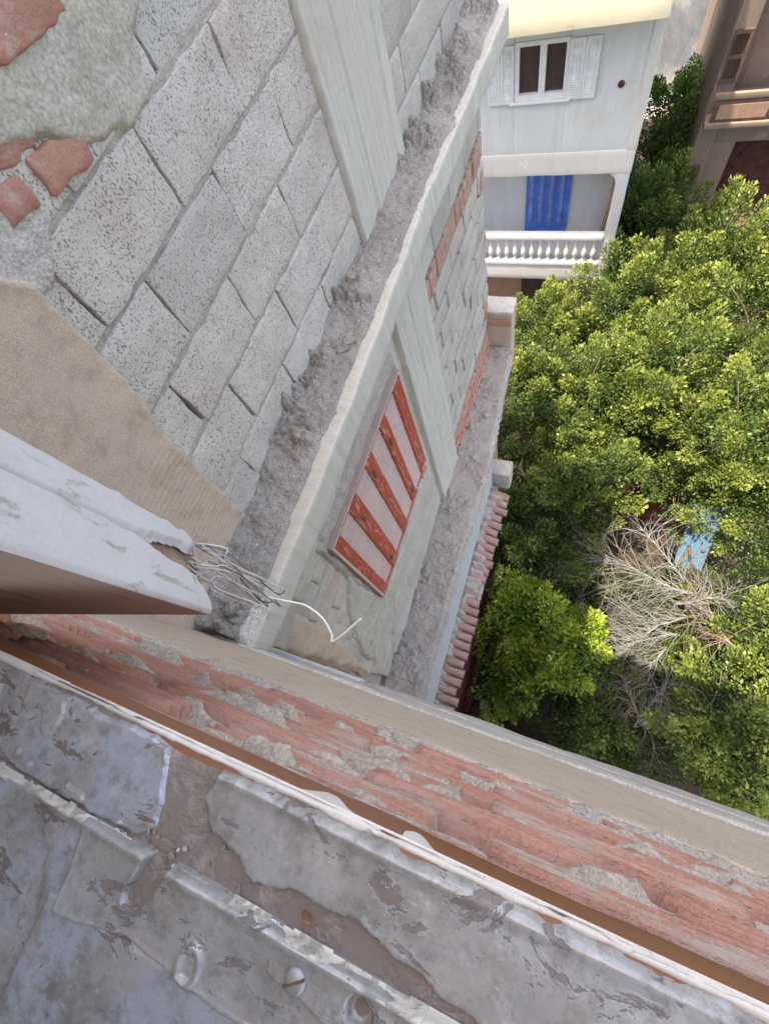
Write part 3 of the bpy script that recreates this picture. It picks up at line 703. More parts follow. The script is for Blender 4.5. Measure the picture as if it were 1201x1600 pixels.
# outer sheets
sA = poly_sd([(-.66, -.0860), (-.186, -.0860), (-.178, -.108), (-.172, -.128), (-.185, -.1365), (-.66, -.1375)])
add('outer_sheet', hfield(lambda A, B: sA(A, B) + .0035 * fbm2(A, B, 70, 420, 3) - .010 * np.exp(-((A + .33) / .02) ** 2 - ((B + .134) / .006) ** 2), (-.66, -.16, -.139, -.084), .0012, .0030, .0014, lambda a, b, h: (a, b, ZS + .0015 + h),
    lambda A, B, sd: dent(A, B, 421) + .0012 * (fbm2(A, B, 34, 423, 3) > .18), .003), M['zinc_blue'], wf, True, 'flaking blue grey paint on the outer sheet')
sB = poly_sd([(-.148, -.0855), (.7, -.0845), (.7, -.135), (.02, -.1335), (-.02, -.1275), (-.045, -.1215), (-.085, -.1235), (-.105, -.1285), (-.118, -.122), (-.138, -.116), (-.150, -.103)])
add('outer_sheet', hfield(lambda A, B: sB(A, B) + .0042 * fbm2(A, B, 75, 430, 4), (-.16, .7, -.137, -.082), .0012, .0038, .0014, lambda a, b, h: (a, b, ZS + .0015 + h),
    lambda A, B, sd: dent(A, B, 431) + .0022 * np.exp(-((B + .089) / .003) ** 2), .003), M['zinc'], wf, True, 'bare grey outer sheet with ragged inner edge')
# inner plates: bent nose with painted edge highlight, slot, holes
slot = lambda A, B: np.hypot(np.maximum(np.abs(A + .1640 - .35 * (B + .150)) - .0002, 0), np.maximum(-.158 - B, 0)) - .0068
hole = lambda A, B: np.hypot(A + .0325, B + .1495) - .0062
nose = lambda B: .0030 * np.exp(-((B + .1405) / .0030) ** 2)
P1 = poly_sd([(-.66, -.1375), (-.216, -.1375), (-.216, -.34), (-.66, -.34)])
add('inner_plate', hfield(lambda A, B: P1(A, B) + .0008 * fbm2(A, B, 60, 441), (-.66, -.205, -.34, -.135), .0016, .0050, .0025, lambda a, b, h: (a, b, ZS + .0015 + h),
    lambda A, B, sd: nose(B) + dent(A, B, 442) * 1.3 - .004 * sstep(-.145, -.17, B) + .0012 * (fbm2(A, B, 30, 443, 3) > .2), .003), M['zinc_blue'], wf, True, 'blue grey inner plate with scuffed paint')
P2 = poly_sd([(-.219, -.1365), (.7, -.1365), (.7, -.168), (-.02, -.1695), (-.06, -.182), (-.11, -.1825), (-.164, -.178), (-.196, -.186), (-.217, -.188)])
sd2 = lambda A, B: np.minimum(np.minimum(P2(A, B), slot(A, B)), hole(A, B)) + .0007 * fbm2(A, B, 80, 451, 3)
add('inner_plate', hfield(sd2, (-.225, .7, -.192, -.134), .0011, .0066, .0022, lambda a, b, h: (a, b, ZS + .0015 + h),
    lambda A, B, sd: nose(B) + dent(A, B, 452) * 1.2 - .0034 * sstep(-.144, -.165, B) + .0016 * np.exp(-(sd / .0025) ** 2) + .0022 * np.exp(-((np.hypot(A + .123, (B + .172) * .75) - .006) / .0015) ** 2), .004), M['zinc'], wf, True, 'grey inner plate with a slot and a round hole')
P3 = poly_sd([(-.225, -.178), (.7, -.160), (.7, -.34), (-.225, -.34)])
add('inner_plate', hfield(lambda A, B: P3(A, B), (-.225, .7, -.34, -.155), .002, .0030, .002, lambda a, b, h: (a, b, ZS + .0012 + h), lambda A, B, sd: dent(A, B, 462) * .8, .002), M['zinc_blue'], wf, True)
for x0, x1, sdd in ((-.55, -.176, 470), (-.148, -.112, 471), (-.112, .6, 472)):
    hw = .0009 if x0 < -.112 else .0021
    add('cream_nose_highlight', hfield(lambda A, B: hw - np.abs(B + .1400 + .0006 * fbm2(A, A * 0, 20, sdd)) + .0020 * fbm2(A, B, 60, sdd + 3, 4), (x0, x1, -.147, -.133), .0009, .0013, .001, lambda a, b, h: (a, b, ZS + .0015 + .0066 + .0022 + h - .9 * np.abs(b + .1400) * .6), None, .004), M['edge_cream'], wf, True)  # left strips paint in the edge highlight, the right one is a cream strip
# screw plate, screw, washer
P5 = poly_sd([(-.084, -.1435), (.3, -.143), (.3, -.168), (-.03, -.166), (-.060, -.1585), (-.082, -.1565)])
add('screw_plate', hfield(lambda A, B: np.minimum(P5(A, B), hole(A, B)) + .0004 * fbm2(A, B, 90, 481), (-.09, .3, -.17, -.141), .0010, .0030, .0010, lambda a, b, h: (a, b, ZS + .0052 + h), lambda A, B, sd: dent(A, B, 482) * .7 + .0008 * np.exp(-(hole(A, B) / .0015) ** 2), .003), M['zinc'], wf, True)
zs = ZS + .0092
def screwhead(cx, cy, r):
    n = 28; V = []; F = []
    rings = [(1.0, -.0015), (1.0, .0006), (.93, .0016), (.75, .0023), (.5, .0027), (.25, .0029)]
    for q, h in rings:
        for j in range(n):
            a = 2 * math.pi * j / n; V.append((cx + q * r * math.cos(a), cy + q * r * math.sin(a), zs + h))
    for i in range(len(rings) - 1):
        for j in range(n): F.append((i * n + j, i * n + (j + 1) % n, (i + 1) * n + (j + 1) % n, (i + 1) * n + j))
    F.append(tuple((len(rings) - 1) * n + j for j in range(n)))
    return np.array(V), F
sc_ = add('screw', screwhead(-.0655, -.1510, .0058), M['screw'], wf, True, 'slotted zinc screw in the sill plate')
V, F = box(-.0056, .0056, -.0006, .0006, zs + .0012, zs + .0031); ca, sa = math.cos(.62), math.sin(.62)
V = np.stack([-.0655 + V[:, 0] * ca - V[:, 1] * sa, -.1510 + V[:, 0] * sa + V[:, 1] * ca, V[:, 2]], -1)
add('slot', (V, F), M['dark_trim'], sc_)
V, F = rbox(-.0022, .0022, -.0009, .0009, 0, .008, .0005, .002, .0008, 200, 5)
V[:, 0] += V[:, 2] * .5; V += np.array([-.072, -.1275, ZS + .003]); add('rust_tab', (V, F), M['brown_wood'], wf, True)
# flakes of peeled paint lying in the joint
rnd = random.Random(5)
for k in range(28):
    cx = -.165 + rnd.gauss(0, .022); cy = -.131 + rnd.gauss(0, .0055); s = rnd.uniform(.0006, .0019); n = rnd.randint(4, 6)
    an = [2 * math.pi * j / n + rnd.uniform(-.4, .4) for j in range(n)]
    tx, ty = rnd.uniform(-.6, .6), rnd.uniform(-.6, .6)
    top = [(cx + s * math.cos(a), cy + s * math.sin(a), ZS + .0045 + s * (tx * math.cos(a) + ty * math.sin(a))) for a in an]
    V = np.array(top + [(x, y, z - .0004) for x, y, z in top])
    F = [tuple(range(n)), tuple(range(n, 2 * n))[::-1]] + [(j, n + j, n + (j + 1) % n, (j + 1) % n) for j in range(n)]
    add('paint_flake', (V, F), rnd.choice([M['zinc'], M['zinc_blue'], M['edge_cream'], M['raw_wood'], M['primer']]), wf)

# ================================================================== open window leaf
ZB = -.42
T3 = np.array([-.296, -.006]); T2 = np.array([-.330, .039]); T1 = np.array([-.356, .065]); dl = np.array([-.96, -.27])
leaf = thing('window_leaf', 'open white painted window leaf with a rotten broken bottom corner', 'window leaf', (-.45, 0, ZB))
def prism(pts, z0, z1):
    n = len(pts); V = [(x, y, z0) for x, y in pts] + [(x, y, z1) for x, y in pts]
    F = [tuple(range(n))[::-1], tuple(range(n, 2 * n))] + [(i, (i + 1) % n, n + (i + 1) % n, n + i) for i in range(n)]
    return np.array(V), F
ins = .003
core = [T3 + dl * .004 + np.array([-.002, .001]), T2 + dl * .004 + np.array([-.003, -.002]), T1 + dl * .004 + np.array([-.002, -.003]), T1 + dl * .27, T3 + dl * .31]
def core_mesh():
    # subdivided core so its broken end can be chewed up
    zz = np.concatenate([np.linspace(ZB - .004, ZB + .14, 40), np.linspace(ZB + .16, 1.0, 10)])
    ring = []
    n = len(core)
    for i in range(n):
        a, b_ = core[i], core[(i + 1) % n]; k = 14 if i in (0, 1) else 6
        for t in np.linspace(0, 1, k, endpoint=False): ring.append(a + (b_ - a) * t)
    ring = np.array(ring); cen = (T1 + T3) / 2 + dl * .05; V = []
    for z in zz:
        P = np.concatenate([ring, np.full((len(ring), 1), z)], 1)
        nt_ = .5 + .7 * fbm(P * np.array([60, 60, 18]), 600, 3)
        e = sstep(ZB + .105, ZB + .02, P[:, 2]) * np.exp(-((np.hypot(*(ring - T2).T)) / .034) ** 2)
        P[:, :2] += (cen - ring) * np.clip(.035 * e * (1 + 2.2 * nt_), 0, .8)[:, None]
        V.append(P)
    m_ = len(ring); V = np.concatenate(V); F = []
    for i in range(len(zz) - 1):
        for j in range(m_): F.append((i * m_ + j, i * m_ + (j + 1) % m_, (i + 1) * m_ + (j + 1) % m_, (i + 1) * m_ + j))
    F += [tuple(range(m_))[::-1], tuple((len(zz) - 1) * m_ + j for j in range(m_))]
    return V, F
add('timber_core', core_mesh(), M['raw_wood'], leaf, True, 'rotten brown timber core of the leaf')
def skin(name, Pa, Pb, mat, sdfx, seed, lab=None, sdz=.0):
    L = np.linalg.norm(Pb - Pa); e = (Pb - Pa) / L; nn = np.array([e[1], -e[0]])
    return add(name, hfield(lambda A, B: np.minimum(np.minimum(A, L - A), B) + sdfx(A, B, L), (-.001, L + .001, 0, .62), .0022, .0026, .002,
        lambda a, b, h: (Pa[0] + e[0] * a + nn[0] * h, Pa[1] + e[1] * a + nn[1] * h, ZB + b), lambda A, B, sd: .0004 * fbm2(A, B, 14, seed) + .0004 * fbm2(A, B * .3, 160, seed + 1), .004), mat, leaf, True, lab)
def brk2(A, B, L): # right face: chewed along the ridge
    hole_ = np.minimum(0, (np.hypot((A - L) / .045, (B - .022) / .086) - 1) * .03)
    chip = np.minimum(0, (L - A) - .010 * np.clip(fbm2(A * .3, B, 30, 614, 3) + .02, 0, 1) * sstep(.5, .05, B))
    return hole_ + chip + .008 * fbm2(A, B, 50, 611, 4) * sstep(.15, .09, B) * sstep(.012, .03, A)
def brk1(A, B, L):
    hole_ = np.minimum(0, (np.hypot((A - 0) / .029, (B - .030) / .082) - 1) * .02)
    chip = np.minimum(0, A - .008 * np.clip(fbm2(A * .3, B, 30, 615, 3), 0, 1) * sstep(.5, .05, B))
    return hole_ + chip + np.minimum(0, (B - .016 - .016 * fbm2(A, B, 60, 612)) * .8) + .006 * fbm2(A, B, 60, 613, 4) * sstep(.16, .08, B)
skin('painted_face', T3, T2, M['leaf_white'], brk2, 620, 'lilac white painted face of the leaf')
skin('painted_face', T2 + (T1 - T2) * .02, T1, M['leaf_white'], brk1, 630)
add('brown_face', prism([T3 + dl * .005, T3 + dl * .31, T3 + dl * .31 + np.array([-.002, .004]), T3 + dl * .005 + np.array([-.001, .004])], ZB + .001, 1.0) , M['leaf_brown'], leaf)
V, F = prism([T3 + dl * .003 + np.array([.0006, -.0018]), T3 + dl * .31 + np.array([.0006, -.0018]), T3 + dl * .31, T3 + dl * .003], ZB, 1.0)
add('brown_face', (V, F), M['leaf_brown'], leaf, False, 'brown stained back face of the leaf')

# wires from the broken corner
wb = thing('wire_bundle', 'frayed bundle of thin bare wires sticking out of the broken leaf corner', 'wires', (-.34, .03, -.44))
rnd = random.Random(3)
for k in range(22):
    s = np.array([-.345 + rnd.uniform(-.022, .028), .042 + rnd.uniform(-.02, .016), ZB + .01 + rnd.uniform(-.005, .02)])
    e = np.array([-.283 + rnd.uniform(-.03, .014), .030 + rnd.uniform(-.016, .02), -.485 + rnd.uniform(-.02, .02)])
    mid = (s + e) / 2 + np.array([rnd.uniform(-.006, .01), rnd.uniform(-.004, .014), rnd.uniform(-.006, .02)])
    m2 = s * .35 + mid * .65 + np.array([rnd.uniform(-.012, .012) for _ in range(3)])
    add('wire', tube(spline([s, m2, mid, e, e + np.array([rnd.uniform(-.02, .012), rnd.uniform(-.012, .01), -.012])], 16), rnd.uniform(.0005, .00095), 5), M['wire'] if rnd.random() < .75 else M['dry'], wb, True)
cb = spline([(-.30, .03, -.50), (-.27, .034, -.515), (-.246, .036, -.52), (-.222, .028, -.525), (-.206, .014, -.53), (-.203, .006, -.532), (-.19, .018, -.525), (-.172, .040, -.515)], 40)
add('loose_cable', tube(cb, .0013, 8), M['cable'], None, True, 'loose white cable dangling from the wires above the lower wall', 'cable')

# ================================================================== white building
wh = thing('white_building', 'white rendered house with open shuttered window and arched balcony', 'building', (-4, 11.5, GROUND))
F0_ = 11.5; XR = .2; XL = -8.0
def wp(name, x0, x1, z0, z1, mat, y0=F0_, y1=None, r=.012, seg=.25, amp=.006, seed=1, label=None, parent=None):
    return add(name, rbox(x0, x1, y0, y1 if y1 else y0 + .25, z0, z1, r, seg, amp, 2.5, seed, 3), mat, parent or wh, True, label)
# window opening X -2.36..-1.33, Z -5.03..-5.98
wp('wall', XL, -2.36, -7.06, -4.35, M['facade'], seed=1)
wp('wall', -1.33, XR, -7.06, -4.35, M['facade'], seed=2)
wp('wall', -2.362, -1.328, -7.058, -5.98, M['facade'], seed=3, y0=F0_ + .001)
wp('wall', -2.362, -1.328, -5.03, -4.352, M['facade'], seed=4, y0=F0_ + .001)
wp('concrete_band', XL, XR + .01, -7.50, -7.02, M['facade_band'], F0_ - .018, F0_ + .3, .01, .12, .012, 5, 'bare concrete band above the balcony')
wp('corner_post', .02, XR + .012, -7.03, -4.30, M['facade_band'], F0_ - .014, F0_ + .3, .01, .12, .014, 6)
wp('corner_post', -.06, XR + .005, GROUND, -7.48, M['loggia'], F0_ + .002, F0_ + .3, .02, .2, .008, 7)
add('side_wall', box(XR - .25, XR - .002, F0_ + .3, 19, GROUND, .5), M['facade'], wh)
add('back_mass', box(XL, XR - .26, F0_ + 1.35, 19, GROUND, .5), M['facade'], wh)
wp('slab_face', XL, -.058, -10.41, -9.93, M['loggia'], F0_ - .002, F0_ + 1.3, .015, .2, .006, 8, 'balcony slab edge')
add('loggia_ceiling', box(XL, -.058, F0_ + .26, F0_ + 1.3, -7.60, -7.45), M['loggia'], wh)
add('loggia_wall', box(XL, -.06, F0_ + 1.1, F0_ + 1.3, -9.94, -7.58), M['loggia'], wh)
add('loggia_wall', box(XL, -.06, F0_ + 1.1, F0_ + 1.3, GROUND, -10.4), M['lower_brown'], wh)
def fillet(x, z, r, y0, y1, name):
    pts = [(x, z)] + [(x - r + r * math.sin(a), z - r + r * math.cos(a)) for a in np.linspace(0, math.pi / 2, 8)]
    n = len(pts); V = [(px, y0, pz) for px, pz in pts] + [(px, y1, pz) for px, pz in pts]
    add(name, (np.array(V), [tuple(range(n))[::-1], tuple(range(n, 2 * n))] + [(i, (i + 1) % n, n + (i + 1) % n, n + i) for i in range(n)]), M['loggia'], wh)
fillet(-.055, -7.49, .28, F0_ + .003, F0_ + .28, 'arch_corner'); fillet(-.055, -10.40, .25, F0_ + .003, F0_ + .28, 'arch_corner')
# upper window with shutters
wn = add('window', join(box(-2.36, -2.27, F0_ - .03, F0_ + .1, -5.98, -5.03), box(-1.40, -1.33, F0_ - .03, F0_ + .1, -5.98, -5.03), box(-2.27, -1.40, F0_ - .03, F0_ + .1, -5.10, -5.03), box(-2.27, -1.40, F0_ - .03, F0_ + .1, -5.98, -5.87), box(-1.88, -1.76, F0_ - .035, F0_ + .1, -5.87, -5.10)), M['white_trim'], wh)
add('pane', box(-2.27, -1.88, F0_ + .05, F0_ + .07, -5.87, -5.10), M['dark_glass'], wn); add('pane', box(-1.76, -1.40, F0_ + .05, F0_ + .07, -5.87, -5.10), M['dark_glass'], wn)
for (a, b_) in ((-1.055, -.79), (-1.325, -1.06), (-2.63, -2.365), (-2.90, -2.635)):
    fr = [box(a, a + .05, F0_ - .06, F0_ - .025, -6.0, -5.05), box(b_ - .05, b_, F0_ - .06, F0_ - .025, -6.0, -5.05), box(a + .05, b_ - .05, F0_ - .058, F0_ - .027, -5.11, -5.05), box(a + .05, b_ - .05, F0_ - .058, F0_ - .027, -6.0, -5.93)]
    sh = add('shutter', join(*fr), M['white_trim'], wh); sl_ = []
    for k in range(20):
        V, F = box(a + .05, b_ - .05, -.012, .012, -.004, .004); V[:, 2] += -5.93 + .02 + k * .041 - V[:, 1] * -.9; V[:, 1] += F0_ - .042; sl_.append((V, F))
    add('louvre_panel', join(*sl_), M['shutter'], sh); add('backing', box(a + .05, b_ - .05, F0_ - .029, F0_ - .026, -5.93, -5.11), M['shutter'], sh)
wp('sill', -2.45, -1.25, -6.03, -5.985, M['white_trim'], F0_ - .08, F0_ - .001, .01)
# blue door
dr = add('door', box(-2.21, -1.10, F0_ + 1.04, F0_ + 1.098, -9.93, -8.0), M['blue_door'], wh, label='bright blue balcony door')
for k in range(4):
    add('door_slat', box(-2.13 + k * .255, -2.02 + k * .255, F0_ + 1.02, F0_ + 1.042, -9.42, -8.05), M['blue_slat'], dr)
add('leaning_tube', tube([(-.17, F0_ + .95, -9.8), (-.10, F0_ + .6, -8.6), (-.06, F0_ + .45, -7.65)], .06, 8), M['lower_brown'], wh)  # slanted brown tube inside the loggia
add('window', box(-2.24, -1.15, F0_ + 1.05, F0_ + 1.098, -12.6, -11.0), M['dark_glass'], wh)
# balustrade
bal = add('balustrade', join(rbox(-7.9, -.06, F0_ - .03, F0_ + .13, -9.16, -8.99, .02, .3), rbox(-7.9, -.06, F0_ - .02, F0_ + .12, -9.935, -9.80, .015, .3)), M['white_trim'], wh, True, 'white balcony balustrade')
pr = [(.055, 0), (.055, .05), (.03, .07), (.04, .10), (.068, .2), (.072, .27), (.055, .36), (.034, .46), (.03, .54), (.045, .57), (.055, .60), (.055, .645)]
bme = None
for k in range(30):
    x = -.24 - k * .225
    if bme is None:
        o = add('baluster', lathe(pr, 12, (0, F0_ + .05, -9.802)), M['white_trim'], bal, True); bme = o.data; o.location = (x, 0, 0)
    else:
        o = bpy.data.objects.new('baluster', bme); COL.objects.link(o); o.parent = bal; o.location = (x, 0, 0)
# made-up projecting storey shading the facade, cream colour painting in the sun glow
wp('added_upper_storey', XL, XR + .02, -4.70, .5, M['sun_glow_top'], F0_ - .62, F0_ + .3, .02, .3, .01, 9, 'added cream upper storey with the sun glow in its colour')
V, F = lathe([(.06, -.02), (.06, .02), (.03, .021)], 12)
add('vent_hole', (np.stack([V[:, 0], -V[:, 2], V[:, 1]], -1) + np.array([-.33, F0_ - .005, -5.84]), F), M['maroon'], wh)

# ================================================================== brown building
br = thing('brown_building', 'brown plastered house with dark balconies behind the trees', 'building', (4, 14, GROUND))
YB = 14.0
def bp(name, x0, x1, z0, z1, mat, y0=YB, y1=YB + .3, amp=.006, seed=1, r=.012):
    return add(name, rbox(x0, x1, y0, y1, z0, z1, r, .3, amp, 2.5, seed, 3), mat, br, True)
bp('wall', 1.55, 1.95, GROUND, 2, M['brown_wall'], seed=2)
bp('wall', 1.951, 9, -8.5, -7.9, M['brown_wall'], YB + .002, seed=3)
bp('wall', 1.951, 2.42, -10.38, -8.5, M['brown_wall'], YB + .003, seed=4)
bp('wall', 1.951, 9, -7.9, -5.6, M['brown_wall'], YB + .9, YB + 1.1, seed=5)
bp('wall', 1.951, 9, -5.6, 2, M['brown_wall'], YB + .004, seed=6)
add('side_mass', box(1.56, 9, YB + 1.1, YB + 9, GROUND, 2), M['brown_wall'], br)
add('side_wall', box(1.56, 1.8, YB + .3, YB + 1.1, GROUND, 2), M['brown_wall'], br)
add('recess', box(2.42, 9, YB + .5, YB + .6, -10.4, -8.5), M['maroon'], br)
wn = add('window', join(box(1.60, 1.64, YB - .04, YB + .02, -7.28, -6.36), box(1.88, 1.93, YB - .04, YB + .02, -7.28, -6.36), box(1.64, 1.88, YB - .04, YB + .02, -6.43, -6.36), box(1.64, 1.88, YB - .04, YB + .02, -7.28, -7.2), box(1.64, 1.88, YB - .036, YB + .02, -6.84, -6.78)), M['dark_trim'], br)
add('pane', box(1.64, 1.88, YB - .01, YB - .005, -7.2, -6.43), M['dark_glass'], wn)
rl = add('balcony_rail', rbox(1.60, 9, YB - .35, YB - .27, -7.42, -7.30, .01, .5), M['brown_wall'], br, True)
add('rail_panel', rbox(1.66, 9, YB - .33, YB - .29, -7.86, -7.45, .01, .5), M['dark_trim'], br, True)
for k in range(5):
    add('panel_inset', box(1.76 + k * 1.1, 2.72 + k * 1.1, YB - .345, YB - .33, -7.80, -7.52), M['lower_brown'], br)
bp('balcony_slab', 1.58, 9, -7.98, -7.87, M['brown_wall'], YB - .38, YB + .9, seed=7)
bp('ledge', 1.85, 9, -10.56, -10.38, M['dark_trim'], YB - .4, YB + .5, seed=8)
bp('wall', 1.952, 9, GROUND, -10.55, M['brown_wall'], YB + .005, seed=9)
add('dark_opening', box(2.1, 4.5, YB - .02, YB + .01, -11.6, -10.75), M['maroon'], br)
cr = add('wall_bracket', join(box(1.60, 1.85, YB - .10, YB + .0, -9.06, -8.99), box(1.62, 1.68, YB - .08, YB, -9.44, -9.06), box(1.78, 1.83, YB - .08, YB, -9.44, -9.06), box(1.62, 1.83, YB - .09, YB, -9.47, -9.43)), M['dark_trim'], br)

# ================================================================== trees
def leaves_mesh(name, sprays, per, seed, young, old, lsz=.082, dens=1.0):
    rg = np.random.default_rng(seed); Ps, Cs = [], []
    for (base, axis, L, Rr, yng) in sprays:
        n = int(per * dens * (L / .8)); t = rg.random(n) ** .85
        ref = np.array([1., 0, 0]) if abs(axis[0]) < .8 else np.array([0, 1., 0])
        N = np.cross(axis, ref); N /= np.linalg.norm(N); Bn = np.cross(axis, N)
        ph = rg.random(n) * 6.283; lob = 1 + .35 * np.sin(ph * 3 + t * 9 + seed)
        rr = Rr * (1.05 - t) ** .62 * (.35 + .65 * np.sqrt(rg.random(n))) * lob * np.minimum(1, t * 4 + .35)
        rad = np.cos(ph)[:, None] * N + np.sin(ph)[:, None] * Bn
        P = base + axis * (L * t)[:, None] + rad * rr[:, None] + rg.normal(0, .02, (n, 3))
        ld = rad * (.9 - .5 * t)[:, None] + axis * (.45 + .6 * t)[:, None] + rg.normal(0, .33, (n, 3)); ld /= np.linalg.norm(ld, axis=1, keepdims=True)
        sd = np.cross(ld, rg.normal(0, 1, (n, 3)) * .6 + axis * 1.0); sd /= np.linalg.norm(sd, axis=1, keepdims=True) + 1e-9
        nr = np.cross(sd, ld); s = lsz * (.45 + .85 * rg.random(n)); wd = s * .27
        v0 = P; v2 = P + ld * s[:, None]; mid = P + ld * (s * .48)[:, None] + nr * (s * .06)[:, None]
        v1 = mid + sd * wd[:, None]; v3 = mid - sd * wd[:, None]
        Ps.append(np.stack([v0, v1, v2, v3], 1))
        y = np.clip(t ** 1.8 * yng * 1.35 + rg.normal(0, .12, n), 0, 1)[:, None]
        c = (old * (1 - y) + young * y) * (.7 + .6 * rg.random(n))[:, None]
        Cs.append(np.repeat(np.concatenate([c, np.ones((n, 1))], 1)[:, None], 4, 1))
    V = np.concatenate(Ps).reshape(-1, 3); C = np.concatenate(Cs).reshape(-1, 4)
    return V, np.arange(len(V)).reshape(-1, 4), C
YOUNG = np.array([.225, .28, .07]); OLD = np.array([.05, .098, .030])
def tree(name, label, c, rx, rz, ns, seed, lab_group='ficus trees in the yard', yng=1.0, young=YOUNG, old=OLD, per=400, base=None, lsz=.082, up=.8, Ls=(.85, 1.6)):
    """c: crown centre; rx, rz: crown radii"""
    rg = np.random.default_rng(seed); c = np.array(c, float)
    bx = np.array(base if base else (c[0] + rg.uniform(-.3, .3), c[1] + rg.uniform(-.3, .3), GROUND))
    t = thing(name, label, 'tree', tuple(bx), lab_group)
    sp, tips = [], []
    ns = max(14, int(ns * .74))
    for k in range(ns):
        th = rg.random() * 6.283; cz = rg.uniform(-.45, 1.0) ; q = math.sqrt(max(0, 1 - cz * cz))
        d = np.array([q * math.cos(th), q * math.sin(th), cz]); f = rg.uniform(.3, .88)
        b = c + d * np.array([rx, rx, rz]) * f * (1 + .18 * math.sin(th * 3 + seed))
        ax = d * .75 + np.array([0, 0, up]) + rg.normal(0, .22, 3); ax /= np.linalg.norm(ax)
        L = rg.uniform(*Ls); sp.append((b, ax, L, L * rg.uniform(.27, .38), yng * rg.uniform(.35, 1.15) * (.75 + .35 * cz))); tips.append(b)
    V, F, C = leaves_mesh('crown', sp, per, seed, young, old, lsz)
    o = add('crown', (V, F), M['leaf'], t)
    ca = o.data.color_attributes.new('Col', 'FLOAT_COLOR', 'POINT'); ca.data.foreach_set('color', C.astype(np.float32).ravel())
    fork = np.array([c[0] * .7 + bx[0] * .3, c[1] * .7 + bx[1] * .3, c[2] - rz * .8])
    if fork[2] < GROUND + .5: fork[2] = GROUND + .5
    parts = [tube(spline([bx - np.array([0, 0, .2]), (bx + fork) / 2 + rg.normal(0, .08, 3), fork], 8), np.linspace(.11, .07, 8), 8)]
    add('trunk', parts[0], M['bark'], t, True)
    lim = []
    for k in range(0, ns, 3):
        b, ax, L = sp[k][0], sp[k][1], sp[k][2]
        lim.append(tube(spline([fork - np.array([0, 0, .05]), fork * .5 + b * .5 + rg.normal(0, .12, 3), b, b + ax * L * .6], 8), np.linspace(.035, .008, 8), 5))
    add('limbs', join(*lim), M['bark'], t, True)
    return t
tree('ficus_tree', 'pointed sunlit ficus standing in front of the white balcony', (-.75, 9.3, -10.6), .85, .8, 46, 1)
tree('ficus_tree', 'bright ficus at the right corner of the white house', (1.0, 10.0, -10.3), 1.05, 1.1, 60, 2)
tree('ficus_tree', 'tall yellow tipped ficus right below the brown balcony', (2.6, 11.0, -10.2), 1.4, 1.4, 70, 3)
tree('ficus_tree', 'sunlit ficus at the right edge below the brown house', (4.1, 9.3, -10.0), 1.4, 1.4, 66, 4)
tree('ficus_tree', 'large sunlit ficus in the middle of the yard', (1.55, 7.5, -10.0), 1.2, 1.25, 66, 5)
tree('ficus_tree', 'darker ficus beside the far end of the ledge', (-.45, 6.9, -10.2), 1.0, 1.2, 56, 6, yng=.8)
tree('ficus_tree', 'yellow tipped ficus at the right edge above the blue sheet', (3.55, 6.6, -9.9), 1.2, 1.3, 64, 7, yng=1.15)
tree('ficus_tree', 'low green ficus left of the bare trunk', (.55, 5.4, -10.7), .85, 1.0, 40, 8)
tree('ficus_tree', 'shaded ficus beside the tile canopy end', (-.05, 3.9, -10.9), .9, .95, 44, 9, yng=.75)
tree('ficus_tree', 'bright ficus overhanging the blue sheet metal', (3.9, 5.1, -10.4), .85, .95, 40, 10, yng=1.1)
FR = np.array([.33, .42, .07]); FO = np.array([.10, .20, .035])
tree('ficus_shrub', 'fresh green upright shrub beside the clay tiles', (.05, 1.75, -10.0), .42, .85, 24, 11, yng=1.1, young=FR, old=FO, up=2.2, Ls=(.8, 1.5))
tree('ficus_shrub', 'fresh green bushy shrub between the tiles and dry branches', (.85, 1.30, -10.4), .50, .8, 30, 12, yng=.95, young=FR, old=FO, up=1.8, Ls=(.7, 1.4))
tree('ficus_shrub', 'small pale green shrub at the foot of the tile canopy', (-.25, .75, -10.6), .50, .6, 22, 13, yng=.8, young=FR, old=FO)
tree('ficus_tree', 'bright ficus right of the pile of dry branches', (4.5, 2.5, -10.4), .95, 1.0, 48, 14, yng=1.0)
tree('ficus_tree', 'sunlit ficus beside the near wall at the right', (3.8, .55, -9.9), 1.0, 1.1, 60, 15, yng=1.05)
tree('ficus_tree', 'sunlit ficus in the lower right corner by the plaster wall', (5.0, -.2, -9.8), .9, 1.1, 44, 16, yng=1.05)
tree('ficus_shrub', 'small dark shrub against the near wall', (1.4, .4, -11.0), .7, .7, 28, 18, yng=.5)
tree('ficus_shrub', 'dark shrub growing beside the near wall below the dry twigs', (2.4, -.05, -10.9), .65, .7, 28, 19, yng=.6)
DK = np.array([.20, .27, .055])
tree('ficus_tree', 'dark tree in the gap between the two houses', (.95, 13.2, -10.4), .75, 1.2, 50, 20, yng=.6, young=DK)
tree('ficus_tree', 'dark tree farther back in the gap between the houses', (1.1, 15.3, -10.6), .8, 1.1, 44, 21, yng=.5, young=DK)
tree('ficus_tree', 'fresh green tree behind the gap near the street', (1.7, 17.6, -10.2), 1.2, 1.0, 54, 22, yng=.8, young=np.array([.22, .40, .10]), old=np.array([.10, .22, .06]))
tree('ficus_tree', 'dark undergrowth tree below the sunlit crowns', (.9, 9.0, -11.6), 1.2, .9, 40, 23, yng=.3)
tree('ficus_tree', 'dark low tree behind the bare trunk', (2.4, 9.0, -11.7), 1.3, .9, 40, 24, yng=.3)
tree('ficus_tree', 'dark low tree in the shade below the ledge', (.6, 7.0, -11.9), 1.2, .9, 36, 25, yng=.3)

